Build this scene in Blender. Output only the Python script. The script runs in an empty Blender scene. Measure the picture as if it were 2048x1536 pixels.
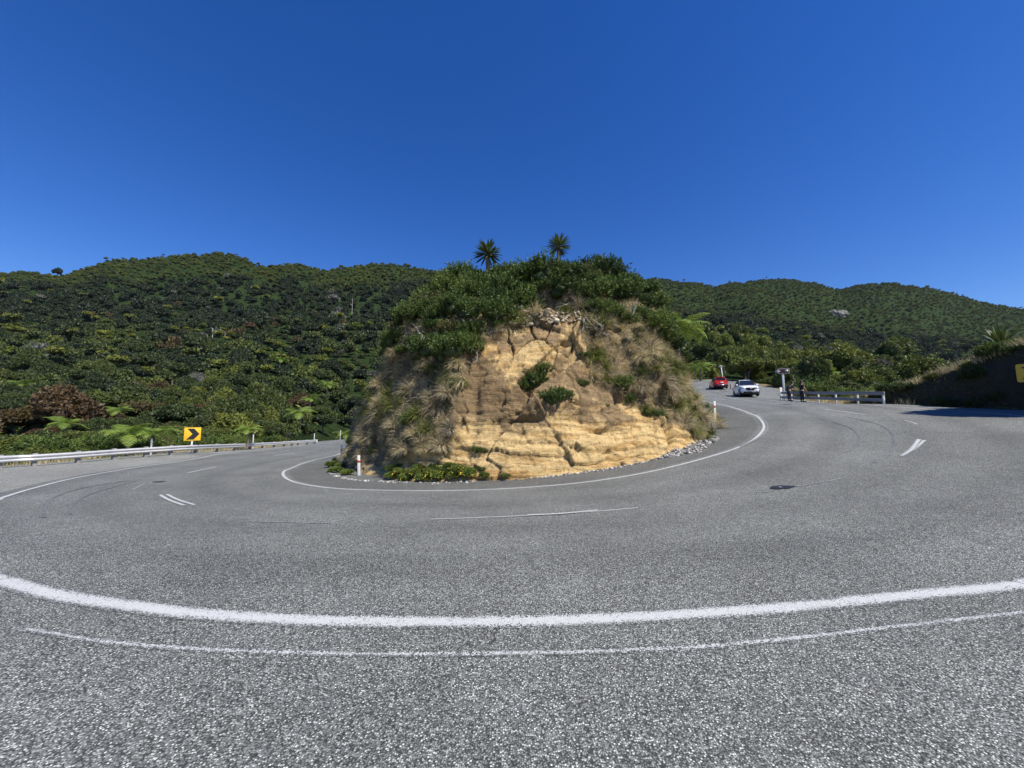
import bpy, bmesh, math, random
import numpy as np
from mathutils import Vector, Matrix
from mathutils.bvhtree import BVHTree
R = math.radians
PI = math.pi
scn = bpy.context.scene
C = scn.collection

# ------------------------------------------------------------------ camera, sky, sun, exposure
TILT = R(5.5); EYE = 1.6; FPX = 770.0          # focal length in pixels of the 2048 wide photograph
cam_d = bpy.data.cameras.new('camera'); cam = bpy.data.objects.new('camera', cam_d); C.objects.link(cam)
cam_d.sensor_width = 36; cam_d.lens = FPX/2048*36; cam_d.clip_start = .05; cam_d.clip_end = 6000
cam.location = (0, 0, EYE); cam.rotation_euler = (PI/2+TILT, 0, 0); scn.camera = cam

SUN_EL = 53; SUN_AZ = 131                       # azimuth clockwise from +Y
w = bpy.data.worlds.new('World'); scn.world = w; w.use_nodes = True
nt = w.node_tree; nt.nodes.clear()
sky = nt.nodes.new('ShaderNodeTexSky'); sky.sky_type = 'NISHITA'; sky.sun_disc = False
sky.sun_elevation = R(SUN_EL); sky.sun_rotation = R(SUN_AZ); sky.altitude = 300
sky.air_density = 1.0; sky.dust_density = 0.1; sky.ozone_density = 4.0
bg = nt.nodes.new('ShaderNodeBackground'); bg.inputs[1].default_value = .115
wo = nt.nodes.new('ShaderNodeOutputWorld')
gam = nt.nodes.new('ShaderNodeHueSaturation'); gam.inputs['Saturation'].default_value = 1.33; gam.inputs['Hue'].default_value = .517
nt.links.new(sky.outputs[0], gam.inputs['Color']); nt.links.new(gam.outputs[0], bg.inputs[0]); nt.links.new(bg.outputs[0], wo.inputs[0])
sd = bpy.data.lights.new('sun', 'SUN'); sd.energy = 5.0; sd.angle = R(.5); sd.color = (1, .94, .84)
sun = bpy.data.objects.new('sun', sd); C.objects.link(sun)
sv = Vector((math.sin(R(SUN_AZ))*math.cos(R(SUN_EL)), math.cos(R(SUN_AZ))*math.cos(R(SUN_EL)), math.sin(R(SUN_EL))))
sun.rotation_euler = sv.to_track_quat('Z', 'Y').to_euler(); sun.location = (30, -20, 60)
scn.view_settings.view_transform = 'Standard'; scn.view_settings.look = 'None'
scn.view_settings.exposure = 0.38; scn.view_settings.gamma = 1
scn.render.engine = 'CYCLES'
scn.cycles.max_bounces = 5; scn.cycles.diffuse_bounces = 2; scn.cycles.glossy_bounces = 2
scn.cycles.transmission_bounces = 3; scn.cycles.transparent_max_bounces = 6

# ------------------------------------------------------------------ pixel <-> world
ct, st = math.cos(TILT), math.sin(TILT)
def ray(px, py):
    a = (px-1024)/FPX; u = -(py-768)/FPX
    return np.array([a, ct-u*st, st+u*ct])
def at(px, py, Y):                      # the point at depth Y (metres north) behind a pixel of the photograph
    d = ray(px, py); return np.array([0, 0, EYE]) + d*(Y/d[1])
def proj(p):
    p = np.asarray(p, float); x = p[..., 0]; y = p[..., 1]; z = p[..., 2]-EYE
    f = y*ct+z*st; u = -y*st+z*ct
    f = np.where(f < .05, .05, f)
    return 1024+FPX*x/f, 768-FPX*u/f

# ------------------------------------------------------------------ numpy noise
def _hash(ix, iy, iz, s):
    h = (ix*374761393 + iy*668265263 + iz*2147483647*3 + s*974711) & 0xFFFFFFFF
    h = ((h ^ (h >> 13))*1274126177) & 0xFFFFFFFF
    h = ((h ^ (h >> 15))*2246822519) & 0xFFFFFFFF
    return ((h ^ (h >> 16)) & 0xFFFFFF)/float(0xFFFFFF)
def vnoise(p, s=0):
    p = np.asarray(p, float); i = np.floor(p).astype(np.int64); f = p-i; f = f*f*(3-2*f)
    r = 0
    for dx in (0, 1):
        for dy in (0, 1):
            for dz in (0, 1):
                wt = (f[..., 0] if dx else 1-f[..., 0])*(f[..., 1] if dy else 1-f[..., 1])*(f[..., 2] if dz else 1-f[..., 2])
                r = r + wt*_hash(i[..., 0]+dx, i[..., 1]+dy, i[..., 2]+dz, s)
    return r*2-1
def fbm(p, o=4, s=0, g=.5):
    r = 0; a = 1; t = 0; p = np.asarray(p, float)
    for k in range(o):
        r = r + a*vnoise(p*(2.03**k)+k*17.3, s+k); t += a; a *= g
    return r/t
def worley(p, s=0, tilt=None):
    p = np.asarray(p, float); i = np.floor(p).astype(np.int64); tv = np.zeros(p.shape[:-1])
    d1 = np.full(p.shape[:-1], 9.); d2 = d1.copy(); cid = np.zeros(p.shape[:-1])
    for dx in (-1, 0, 1):
        for dy in (-1, 0, 1):
            for dz in (-1, 0, 1):
                a, b, c = i[..., 0]+dx, i[..., 1]+dy, i[..., 2]+dz
                q = np.stack([a+_hash(a, b, c, s), b+_hash(a, b, c, s+1), c+_hash(a, b, c, s+2)], -1)
                d = np.sqrt(((q-p)**2).sum(-1)); hid = _hash(a, b, c, s+5)
                if tilt is not None:
                    tl = sum((_hash(a, b, c, s+7+k)-.5)*(p-q)[..., k]*tilt[k] for k in range(3)); tv = np.where(d < d1, tl, tv)
                n = d < d1
                d2 = np.where(n, d1, np.minimum(d2, d)); cid = np.where(n, hid, cid); d1 = np.where(n, d, d1)
    return (d1, d2, cid) if tilt is None else (d1, d2, cid, tv)
def sstep(a, b, x):
    t = np.clip((np.asarray(x, float)-a)/(b-a), 0, 1); return t*t*(3-2*t)
def inpoly(x, y, poly):
    x = np.asarray(x); y = np.asarray(y); c = np.zeros(x.shape, bool); n = len(poly)
    for k in range(n):
        x1, y1 = poly[k]; x2, y2 = poly[(k+1) % n]
        if y1 == y2: continue
        m = ((y1 > y) != (y2 > y)) & (x < (x2-x1)*(y-y1)/(y2-y1)+x1); c ^= m
    return c
def spline(P, n):
    P = np.asarray(P, float); P = np.vstack([2*P[0]-P[1], P, 2*P[-1]-P[-2]]); out = []
    m = len(P)-3
    for t in np.linspace(0, m-1e-6, n):
        k = int(t); f = t-k; a, b, c, d = P[k:k+4]
        out.append(.5*((2*b)+(c-a)*f+(2*a-5*b+4*c-d)*f*f+(3*b-a-3*c+d)*f**3))
    return np.array(out)

# ------------------------------------------------------------------ mesh helpers
def mk(name, V, F, mat=None, parent=None, smooth=False, attrs=None, link=True, mats=None, mi=None):
    """V (n,3), F (m,k) array or list of arrays -> one mesh object"""
    V = np.asarray(V, np.float32).reshape(-1, 3)
    Fs = F if isinstance(F, list) and np.ndim(F[0]) == 2 else [F]
    Fs = [np.asarray(f, np.int32) for f in Fs if len(f)]
    me = bpy.data.meshes.new(name)
    me.vertices.add(len(V)); me.vertices.foreach_set('co', V.ravel())
    tot = sum(f.size for f in Fs); nf = sum(len(f) for f in Fs)
    me.loops.add(tot); me.loops.foreach_set('vertex_index', np.concatenate([f.ravel() for f in Fs]))
    me.polygons.add(nf)
    sizes = np.concatenate([np.full(len(f), f.shape[1], np.int32) for f in Fs])
    starts = np.concatenate([[0], np.cumsum(sizes)[:-1]]).astype(np.int32)
    me.polygons.foreach_set('loop_start', starts)
    try: me.polygons.foreach_set('loop_total', sizes)
    except Exception: pass
    if smooth: me.polygons.foreach_set('use_smooth', np.ones(nf, bool))
    if mats:
        for m in mats: me.materials.append(m)
        me.polygons.foreach_set('material_index', np.asarray(mi, np.int32))
    elif mat: me.materials.append(mat)
    me.update(calc_edges=True)
    if attrs:
        for k, a in attrs.items():
            a = np.asarray(a, np.float32)
            if a.ndim == 1:
                t = me.attributes.new(k, 'FLOAT', 'POINT'); t.data.foreach_set('value', a)
            else:
                t = me.attributes.new(k, 'FLOAT_COLOR', 'POINT'); t.data.foreach_set('color', a.ravel())
    me.validate()
    o = bpy.data.objects.new(name, me)
    if link: C.objects.link(o)
    if parent: o.parent = parent
    return o
def tag(o, label=None, cat=None, group=None, kind=None):
    if label: o['label'] = label
    if cat: o['category'] = cat
    if group: o['group'] = group
    if kind: o['kind'] = kind
    return o
def thing(name, label, cat, loc=(0, 0, 0), rz=0, group=None):
    o = bpy.data.objects.new(name, None); C.objects.link(o); o.location = loc; o.rotation_euler = (0, 0, rz)
    o.empty_display_size = .2
    return tag(o, label, cat, group)
def copy_tree(o, parent=None):
    c = o.copy(); C.objects.link(c); c.parent = parent
    for ch in list(o.children): copy_tree(ch, c)
    return c
class MB:
    def __init__(s): s.v = []; s.f4 = []; s.f3 = []; s.n = 0
    def add(s, V, F):
        V = np.asarray(V, float).reshape(-1, 3); F = np.asarray(F, int)
        (s.f4 if F.shape[1] == 4 else s.f3).append(F+s.n); s.v.append(V); s.n += len(V)
    def box(s, c, d, rot=None, taper=1.0):
        q = np.array([[x, y, z] for z in (-.5, .5) for y in (-.5, .5) for x in (-.5, .5)])*np.array(d)
        q[4:, :2] *= taper
        if rot is not None: q = q @ np.array(Matrix(rot).to_3x3()).T
        q = q+np.array(c)
        s.add(q, [[0, 2, 3, 1], [4, 5, 7, 6], [0, 1, 5, 4], [2, 6, 7, 3], [0, 4, 6, 2], [1, 3, 7, 5]])
    def tube(s, P, rad, n=8, caps=True):
        P = np.asarray(P, float); rad = np.broadcast_to(np.asarray(rad, float), (len(P),))
        up = None; rings = []
        for i in range(len(P)):
            t = P[min(i+1, len(P)-1)]-P[max(i-1, 0)]; t = t/(np.linalg.norm(t)+1e-9)
            if up is None: up = np.array([1., 0, 0]) if abs(t[0]) < .8 else np.array([0, 1., 0])
            a = up-t*np.dot(up, t); a /= np.linalg.norm(a)+1e-9; b = np.cross(t, a); up = a
            th = np.arange(n)*2*PI/n
            rings.append(P[i]+rad[i]*(np.cos(th)[:, None]*a+np.sin(th)[:, None]*b))
        k = len(P); F = [[i*n+j, i*n+(j+1) % n, (i+1)*n+(j+1) % n, (i+1)*n+j] for i in range(k-1) for j in range(n)]
        V = np.vstack(rings)
        if len(F): s.add(V, F)
        if caps:
            for r, c, o in ((rings[0], P[0], 1), (rings[-1], P[-1], 0)):
                V = np.vstack([r, [c]])
                s.add(V, [[j, n, (j+1) % n] if not o else [(j+1) % n, n, j] for j in range(n)])
    def build(s, name, mat, parent=None, smooth=False, **k):
        return mk(name, np.vstack(s.v), [np.vstack(f) for f in (s.f4, s.f3) if f], mat, parent, smooth, **k)
def bevel(o, w=.01, n=2):
    m = o.modifiers.new('bevel', 'BEVEL'); m.width = w; m.segments = n; m.limit_method = 'ANGLE'; return o

# ------------------------------------------------------------------ materials
def mat(name, col=(.5, .5, .5), rough=.7, metal=0, spec=.5):
    m = bpy.data.materials.new(name); m.use_nodes = True; b = m.node_tree.nodes['Principled BSDF']
    b.inputs['Base Color'].default_value = (*col, 1); b.inputs['Roughness'].default_value = rough
    b.inputs['Metallic'].default_value = metal; b.inputs['Specular IOR Level'].default_value = spec
    return m
class NT:
    def __init__(s, m): s.t = m.node_tree; s.b = s.t.nodes['Principled BSDF']
    def n(s, t, **k):
        x = s.t.nodes.new(t)
        for a, v in k.items():
            if a.startswith('i_'): x.inputs[int(a[2:]) if a[2:].isdigit() else a[2:]].default_value = v
            else: setattr(x, a, v)
        return x
    def l(s, a, b): s.t.links.new(a, b); return b
    def ramp(s, fac, stops, interp='LINEAR'):
        r = s.n('ShaderNodeValToRGB'); r.color_ramp.interpolation = interp; e = r.color_ramp.elements
        while len(e) > 1: e.remove(e[-1])
        for i, (p, c) in enumerate(stops):
            x = e[0] if i == 0 else e.new(p)
            x.position = p; x.color = (*c, 1) if hasattr(c, '__len__') else (c, c, c, 1)
        s.l(fac, r.inputs[0]); return r.outputs[0]
    def noise(s, vec, scale, detail=4, rough=.55, out=0):
        x = s.n('ShaderNodeTexNoise'); x.inputs['Scale'].default_value = scale; x.inputs['Detail'].default_value = detail
        x.inputs['Roughness'].default_value = rough
        if vec is not None: s.l(vec, x.inputs['Vector'])
        return x.outputs[out]
    def mix(s, fac, a, b, mode='MIX'):
        x = s.n('ShaderNodeMix', data_type='RGBA', blend_type=mode)
        for v, i in ((fac, 0), (a, 6), (b, 7)):
            if isinstance(v, (int, float)): x.inputs[i].default_value = v if i == 0 else (v, v, v, 1)
            elif isinstance(v, tuple): x.inputs[i].default_value = (*v, 1)
            else: s.l(v, x.inputs[i])
        return x.outputs[2]
    def math(s, op, a, b=0.0, c=0.0, clamp=False):
        x = s.n('ShaderNodeMath', operation=op, use_clamp=clamp)
        for i, v in enumerate((a, b, c)):
            if isinstance(v, (int, float)): x.inputs[i].default_value = v
            else: s.l(v, x.inputs[i])
        return x.outputs[0]
    def bump(s, h, strength=.3, dist=.02):
        x = s.n('ShaderNodeBump'); x.inputs['Strength'].default_value = strength; x.inputs['Distance'].default_value = dist
        s.l(h, x.inputs['Height']); s.l(x.outputs[0], s.b.inputs['Normal'])
def worn(name, col, rough=.5, metal=0, amt=.35, scale=6, dirt=(.12, .1, .07)):
    m = mat(name, col, rough, metal); t = NT(m); co = t.n('ShaderNodeTexCoord').outputs['Object']
    f = t.ramp(t.noise(co, scale, 6, .65), [(.42, 0.), (.75, amt)])
    t.l(t.mix(f, col, dirt), t.b.inputs['Base Color'])
    t.l(t.math('MULTIPLY_ADD', t.noise(co, scale*3), .3, rough-.15), t.b.inputs['Roughness'])
    t.bump(t.noise(co, scale*8), .1, .005)
    return m

def chip_color(t, co, lo=1.0, tar=1.0):
    """chipseal: pale stone chips bedded in dark bitumen"""
    lo = lo*1.13
    v = t.n('ShaderNodeTexVoronoi', feature='F1'); v.inputs['Scale'].default_value = 92; v.inputs['Randomness'].default_value = 1
    t.l(co, v.inputs['Vector'])
    v2 = t.n('ShaderNodeTexVoronoi', feature='F1'); v2.inputs['Scale'].default_value = 60
    t.l(co, v2.inputs['Vector'])
    sep = t.n('ShaderNodeSeparateColor'); t.l(v.outputs['Color'], sep.inputs[0])
    chip = t.ramp(sep.outputs[0], [(0, (.055*lo, .057*lo, .053*lo)), (.3, (.13*lo, .133*lo, .124*lo)), (.62, (.225*lo, .228*lo, .214*lo)), (.84, (.38*lo, .38*lo, .355*lo)), (1, (.70*lo, .70*lo, .66*lo))])
    edge = t.ramp(v.outputs['Distance'], [(.30, 0.), (.65, .95*tar)])
    c = t.mix(edge, chip, (.036, .035, .034))
    sep2 = t.n('ShaderNodeSeparateColor'); t.l(v2.outputs['Color'], sep2.inputs[0])
    c = t.mix(t.math('MULTIPLY', t.ramp(sep2.outputs[1], [(.55, 0.), (1., 1.)]), .35), c, (.30*lo, .30*lo, .29*lo))
    n1 = t.noise(co, .35, 5, .6); c = t.mix(1.0, c, t.ramp(n1, [(.3, .80), (.7, 1.16)]), 'MULTIPLY')
    n2 = t.noise(co, 5, 4, .7); c = t.mix(1.0, c, t.ramp(n2, [(.3, (.87, .90, .88)), (.7, (1.08, 1.12, 1.09))]), 'MULTIPLY')
    h = t.math('ADD', t.math('MULTIPLY', v.outputs['Distance'], -1.0), t.math('MULTIPLY', sep.outputs[1], .35))
    return c, h
def asphalt(name, lo=1.0, tar=1.0, brown=0.0, tracks=True):
    m = mat(name, rough=.8, spec=.35); t = NT(m); co = t.n('ShaderNodeTexCoord').outputs['Object']
    c, h = chip_color(t, co, lo, tar)
    if brown:
        c = t.mix(t.ramp(t.noise(co, 1.3, 6, .7), [(.4, 0.), (.7, brown)]), c, (.20, .165, .12))
    if tracks:                                  # wheel tracks polished darker along each lane
        a = t.n('ShaderNodeAttribute', attribute_name='track')
        c = t.mix(1.0, c, t.ramp(a.outputs['Fac'], [(0, 1.06), (1, .80)]), 'MULTIPLY')
    t.l(c, t.b.inputs['Base Color']); t.bump(h, .8, .007)
    return m
def paint(name, cover=.9, ragged=.5, col=(.54, .55, .535)):
    m = mat(name, rough=.65); t = NT(m); co = t.n('ShaderNodeTexCoord').outputs['Object']
    c, h = chip_color(t, co)
    a = t.n('ShaderNodeAttribute', attribute_name='across').outputs['Fac']     # 0 centre of the line .. 1 its border
    v = t.n('ShaderNodeTexVoronoi', feature='F1'); v.inputs['Scale'].default_value = 92; t.l(co, v.inputs['Vector'])
    sep = t.n('ShaderNodeSeparateColor'); t.l(v.outputs['Color'], sep.inputs[0])
    n = t.math('ADD', t.math('MULTIPLY', sep.outputs[2], .55), t.math('MULTIPLY', t.noise(co, 18, 5, .7), .6))
    n = t.math('ADD', n, t.math('MULTIPLY', t.noise(co, 1.2, 3), .35)); n = t.math('ADD', n, t.math('MULTIPLY', v.outputs['Distance'], .55))
    lim = t.math('SUBTRACT', cover+.62, t.math('MULTIPLY', t.math('POWER', a, 2.2), ragged*1.9))
    f = t.math('MULTIPLY', t.math('SUBTRACT', lim, n), 3.2, clamp=True)
    f = t.math('MULTIPLY', f, .93)
    t.l(t.mix(f, c, col), t.b.inputs['Base Color']); t.bump(h, .5, .005)
    return m
M = {}
M['road'] = asphalt('chipseal')
M['old'] = asphalt('old_seal', .72, 1.0, .15, False)
M['shoulder'] = asphalt('gravel_seal', 1.25, .7, .45, False)
M['paint'] = paint('line_paint', .9, .55); M['thin'] = paint('worn_line_paint', .62, .75); M['faint'] = paint('faint_line_paint', .42, .5); M['skid'] = paint('tyre_mark', .36, .7, (.05, .05, .05))
M['white'] = worn('white_paint', (.74, .74, .72), .45, amt=.25)
M['timber_white'] = worn('white_painted_timber', (.74, .74, .71), .6, amt=.35, scale=9)
M['galv'] = worn('galvanised_steel', (.66, .66, .65), .42, .35, amt=.3, scale=3, dirt=(.25, .24, .22))
M['rail_grey'] = worn('grey_painted_rail', (.30, .32, .36), .5, .2, amt=.3, scale=4)
M['post_wood'] = worn('weathered_post', (.30, .29, .27), .85, amt=.6, scale=8)
M['yellow'] = worn('yellow_sign', (.86, .49, .02), .4, amt=.12)
M['black'] = mat('black_sign_film', (.012, .012, .012), .5)
M['red_band'] = worn('red_reflector', (.62, .07, .04), .35, amt=.3)
M['brown_sign'] = worn('brown_sign_face', (.085, .022, .014), .45, amt=.1)

# ------------------------------------------------------------------ the lie of the road surface: thin plate spline through surveyed points
ctrl = [(0, 0, 0), (-6, 0, -.1), (6, 0, .12), (0, 3.3, 0), (0, -8, .3), (-16, -6, .1), (16, -6, .9), (-30, -6, .2), (32, -6, 1.8),
        (-5.2, 4.06, -.03), (5.2, 3.9, .06), (18.5, 9.5, 1.35)]
for px, py, Y in [(1024, 978, 11), (567, 946, 16.6), (581, 937, 19.4), (619, 922.6, 24.5), (669, 911, 31), (1300, 943, 12), (1450, 905, 13.4),
                  (1530, 850, 18), (1508, 833, 21), (1482, 821, 25), (1450, 811, 30), (1416, 804, 36), (718, 945, 17),
                  (0, 997, 9.7), (62, 978, 11.6), (137, 959, 13.9), (215, 944.5, 16.2), (293, 932, 19.3), (400, 916, 25), (552, 897, 40), (640, 887, 55), (687, 879, 76),
                  (381, 907, 26), (0, 938, 18), (1427, 835, 25), (1500, 796, 41), (1560, 799, 37), (1767, 808, 23), (1443, 779, 57), (1420, 796, 40),
                  (1816, 895, 12), (2048, 832, 15), (1945, 824, 18), (355, 1000, 9.4), (1070, 1029, 7.2), (1427, 762, 75), (1690, 808, 28)]:
    ctrl.append(tuple(at(px, py, Y)))
ctrl += [(-40, 120, -4), (40, 120, 14), (0, 30, 1.0), (0, 60, 2.0), (-60, 20, -1), (50, 20, 3), (0, 120, 4), (-15, 60, -1.6), (60, 60, 7)]
ctrl = np.array(ctrl)
def _U(r): return np.where(r > 1e-9, r*r*np.log(r+1e-12), 0)
nC = len(ctrl); D = np.linalg.norm(ctrl[:, None, :2]-ctrl[None, :, :2], axis=-1)
A = np.zeros((nC+3, nC+3)); A[:nC, :nC] = _U(D)+np.eye(nC)*6.0
A[:nC, nC] = 1; A[:nC, nC+1:] = ctrl[:, :2]; A[nC, :nC] = 1; A[nC+1:, :nC] = ctrl[:, :2].T
W = np.linalg.solve(A, np.concatenate([ctrl[:, 2], [0, 0, 0]]))
def G(x, y):
    x = np.asarray(x, float); y = np.asarray(y, float); sh = x.shape; x = x.ravel(); y = y.ravel()
    out = np.empty(len(x))
    for k in range(0, len(x), 20000):
        a, b = x[k:k+20000], y[k:k+20000]
        r = np.hypot(a[:, None]-ctrl[:, 0], b[:, None]-ctrl[:, 1])
        out[k:k+20000] = _U(r) @ W[:nC]+W[nC]+W[nC+1]*a+W[nC+2]*b
    return out.reshape(sh)
def hit(px, py, dz=0, tmax=140):
    """where the sight line through a pixel meets the road surface"""
    d = ray(px, py); d = d/d[1]; ts = np.concatenate([np.arange(1.2, 30, .04), np.arange(30, tmax, .15)])
    x = d[0]*ts; z = EYE+d[2]*ts; g = G(x, ts)+dz; k = np.where(z < g)[0]
    if len(k) == 0: k = [int(np.argmin(z-g))]
    k = max(k[0], 1); a = (z-g)[k-1]; b = (z-g)[k]; f = a/(a-b) if a != b else 0; f = min(max(f, 0), 1)
    t = ts[k-1]+(ts[k]-ts[k-1])*f
    return np.array([d[0]*t, t, float(G(d[0]*t, t))])

# ------------------------------------------------------------------ ground, road, painted lines
def soil_mat():
    m = mat('verge_soil', rough=.95, spec=.1); t = NT(m); co = t.n('ShaderNodeTexCoord').outputs['Object']
    c = t.ramp(t.noise(co, .9, 8, .7), [(.3, (.05, .055, .02)), (.46, (.13, .11, .05)), (.58, (.24, .18, .10)), (.75, (.34, .27, .16))])
    c = t.mix(1.0, c, t.ramp(t.noise(co, 14, 5, .7), [(.3, .6), (.7, 1.3)]), 'MULTIPLY')
    t.l(c, t.b.inputs['Base Color']); t.bump(t.noise(co, 22, 6, .7), .8, .05); return m
M['soil'] = soil_mat()
xs = np.arange(-96, 100, 1.6); ys = np.arange(-60, 132, 1.6)
gx, gy = np.meshgrid(xs, ys); gz = G(gx, gy)-.06
pairs = [((-30, 105), (-46, 108)), ((-21, 76), (-36.5, 76)), ((-14, 50), (-29, 52)), ((-11, 36), (-25.8, 38)), ((-8.5, 27), (-23.8, 27)), ((-6.5, 20), (-25, 18)),
         ((-5, 16), (-26, 9)), ((-2.5, 14.5), (-22, -6)), ((0, 14.2), (-8, -14)), ((3, 14.5), (8, -14)), ((6, 15.5), (22, -7)), ((8, 18), (24.5, 6)), ((9, 22), (23.6, 15)),
         ((11, 28), (23.0, 23.6)), ((13, 35), (25.4, 32)), ((17, 44), (29.5, 41)), ((22, 54), (38, 55)), ((22, 70), (42, 72)), ((18, 85), (40, 90))]
Ip = spline([p[0] for p in pairs], 260); Op = spline([p[1] for p in pairs], 260)
road_poly = [tuple(q) for q in Op]+[tuple(q) for q in Ip[::-1]]
dr_ = np.full(gx.shape, 99.)
for e in Op[::2]: dr_ = np.minimum(dr_, np.hypot(gx-e[0], gy-e[1]))
off_ = ~inpoly(gx, gy, road_poly) & (gy > 5) & ~((gx > -22) & (gx < 20) & (gy < 60))
gz = gz-np.where(off_, sstep(2.2, 9, dr_)*5.0*sstep(5, 12, gy), 0)
def grid_faces(r, c):
    i = np.arange(r-1)[:, None]*c+np.arange(c-1)[None]; i = i.ravel()
    return np.stack([i, i+1, i+c+1, i+c], 1)
tag(mk('ground', np.stack([gx, gy, gz], -1), grid_faces(len(ys), len(xs)), M['soil'], smooth=True), kind='structure')

inner_px = [(669, 911), (619, 922.6), (581, 937), (568, 943), (567, 951), (578, 960), (600, 967), (640, 974), (700, 979), (800, 981.5), (900, 981.5), (1024, 977),
            (1150, 967), (1250, 953), (1330, 937), (1400, 919), (1460, 901), (1500, 884), (1522, 866), (1528, 852), (1521, 839), (1508, 830), (1482, 820), (1450, 811), (1416, 804)]
inner_w = spline(np.array([hit(*p) for p in inner_px]), 400)
inner_w = np.vstack([spline(np.array([[-24, 80, 0], [-18.5, 50, 0], inner_w[0]]), 30)[:-1], inner_w, spline(np.array([inner_w[-1], [20.5, 44, 0], [24, 56, 0]]), 20)[1:]])
tt = np.linspace(0, 1, 60)
P = Ip[:, None]*(1-tt[None, :, None])+Op[:, None]*tt[None, :, None]
dmin = np.full(P.shape[:2], 99.)
for q in inner_w[::3]: dmin = np.minimum(dmin, np.hypot(P[..., 0]-q[0], P[..., 1]-q[1]))
trk = sum(np.exp(-((dmin-d)/.38)**2)*a for d, a in ((.75, .6), (2.4, .9), (4.6, .7), (6.3, .8)))
tag(mk('road', np.concatenate([P, G(P[..., 0], P[..., 1])[..., None]], -1), grid_faces(260, 60), M['road'], smooth=True, attrs={'track': trk.ravel()}), kind='structure')

def ribbon(name, A, B, m, dz=.004, n=6, **k):
    t = np.linspace(0, 1, n); Q = A[:, None, :2]*(1-t[None, :, None])+B[:, None, :2]*t[None, :, None]
    V = np.concatenate([Q, G(Q[..., 0], Q[..., 1])[..., None]+dz], -1)
    return tag(mk(name, V, grid_faces(len(A), n), m, smooth=True, attrs={'across': np.tile(np.abs(t*2-1), len(A))}), kind='structure')
def offset(P, d):
    T = np.gradient(P[:, :2], axis=0); T /= np.linalg.norm(T, axis=1)[:, None]+1e-9
    return P[:, :2]+np.stack([-T[:, 1], T[:, 0]], 1)*d
def line(pts, width, m='paint', n=120, dz=.008, name='road_line', world=False):
    P = spline(np.array(pts if world else [hit(*p) for p in pts]), n)
    return ribbon(name, offset(P, width/2), offset(P, -width/2), M[m], dz, 5)
# darker older seal between the inner edge line and the foot of the outcrop
s0 = inner_w[28:-16]
old_in = offset(s0, 1.9); old_out = offset(s0, .25)
ribbon('seal_strip', old_in, old_out, M['old'], .004, 8)
# loose gravelly shoulder on the left
sh = spline(np.array([hit(*p) for p in [(0, 997), (62, 978), (137, 959), (215, 944.5), (293, 932), (400, 916), (552, 897), (640, 887)]]), 120)
sho = spline(np.array([(-26, 9.7, 0), (-25, 13, 0), (-24.6, 17, 0), (-23.4, 23, 0), (-23.2, 28, 0), (-25.3, 38, 0), (-28.2, 50, 0), (-29.5, 55, 0)]), 120)
ribbon('shoulder', offset(sh, .35), sho, M['shoulder'], .004, 10)
line([tuple(q) for q in inner_w], .16, n=500, world=True)
line([(1512, 828), (1524, 836), (1535, 849), (1531, 864), (1512, 879), (1480, 894)], .10, 'faint', dz=.012)
line([(0, 1160), (100, 1186), (200, 1203), (300, 1216), (400, 1227), (600, 1239), (800, 1243), (1024, 1242), (1200, 1237), (1400, 1226), (1600, 1212), (1800, 1192), (1950, 1178), (2048, 1168)], .235, n=300, dz=.002)
# the same outer line carried out of the frame on both sides and back in where the bend straightens
L0, R0 = hit(0, 1160), hit(2048, 1168)
line([L0, (-8.5, 5.7, 0), hit(0, 997)], .20, world=True, dz=.005); line([R0, (11, 6.0, 0), (17.5, 10.5, 0), hit(2048, 833)], .20, world=True, dz=.005)
line([(0, 997), (62, 978), (137, 959), (215, 944.5), (293, 932), (400, 916), (552, 897), (640, 887), (687, 879)], .15, n=200)
line([(2048, 833), (1945, 824), (1773, 813), (1690, 808), (1605, 805.5), (1537, 799.5), (1490, 796)], .14, n=100)
line([(50, 1257), (200, 1281), (400, 1298), (600, 1305), (800, 1308), (1024, 1306), (1200, 1302), (1400, 1293), (1600, 1275), (1800, 1252), (2048, 1224)], .085, 'thin', n=200, dz=.002)
for pts, wd, m in [([(862, 1039), (1000, 1034), (1140, 1027), (1275, 1016)], .07, 'paint'), ([(1055, 1031), (1120, 1028), (1195, 1021)], .12, 'paint'),
                   ([(500, 1043), (580, 1045), (660, 1047)], .05, 'thin'), ([(320, 990), (340, 1001), (368, 1011)], .10, 'paint'), ([(334, 989), (357, 1000), (389, 1010)], .10, 'paint'),
                   ([(375, 946), (403, 940), (432, 934)], .12, 'paint'), ([(266, 979), (278, 973), (290, 967)], .06, 'thin'), ([(548, 911.5), (569, 908.5), (590, 906)], .14, 'paint'),
                   ([(1803, 912), (1824, 898), (1838, 879)], .15, 'paint'), ([(1803, 912), (1828, 898), (1849, 881)], .12, 'paint'), ([(1810, 841), (1822, 844), (1834, 848.5)], .07, 'paint'),
                   ([(1650, 818.5), (1690, 824), (1731, 830)], .12, 'paint'), ([(1592, 973), (1640, 965), (1681, 957)], .05, 'thin'), ([(1526, 985), (1540, 983)], .05, 'faint'),
                   ([(1418, 796), (1450, 799.5), (1490, 805)], .13, 'paint')]:
    line(pts, wd, m, 30, .012 if wd > .11 else .008)
for pts, wd in [([(86, 1036), (88, 1015), (107, 995), (166, 976), (250, 962)], .09), ([(140, 1030), (150, 1005), (190, 985), (270, 962)], .07), ([(1690, 905), (1720, 880), (1700, 855), (1640, 838)], .10), ([(1750, 925), (1790, 885), (1765, 852), (1690, 833)], .08)]:
    line(pts, wd, 'skid', 60, .010, 'tyre_mark')
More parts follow.
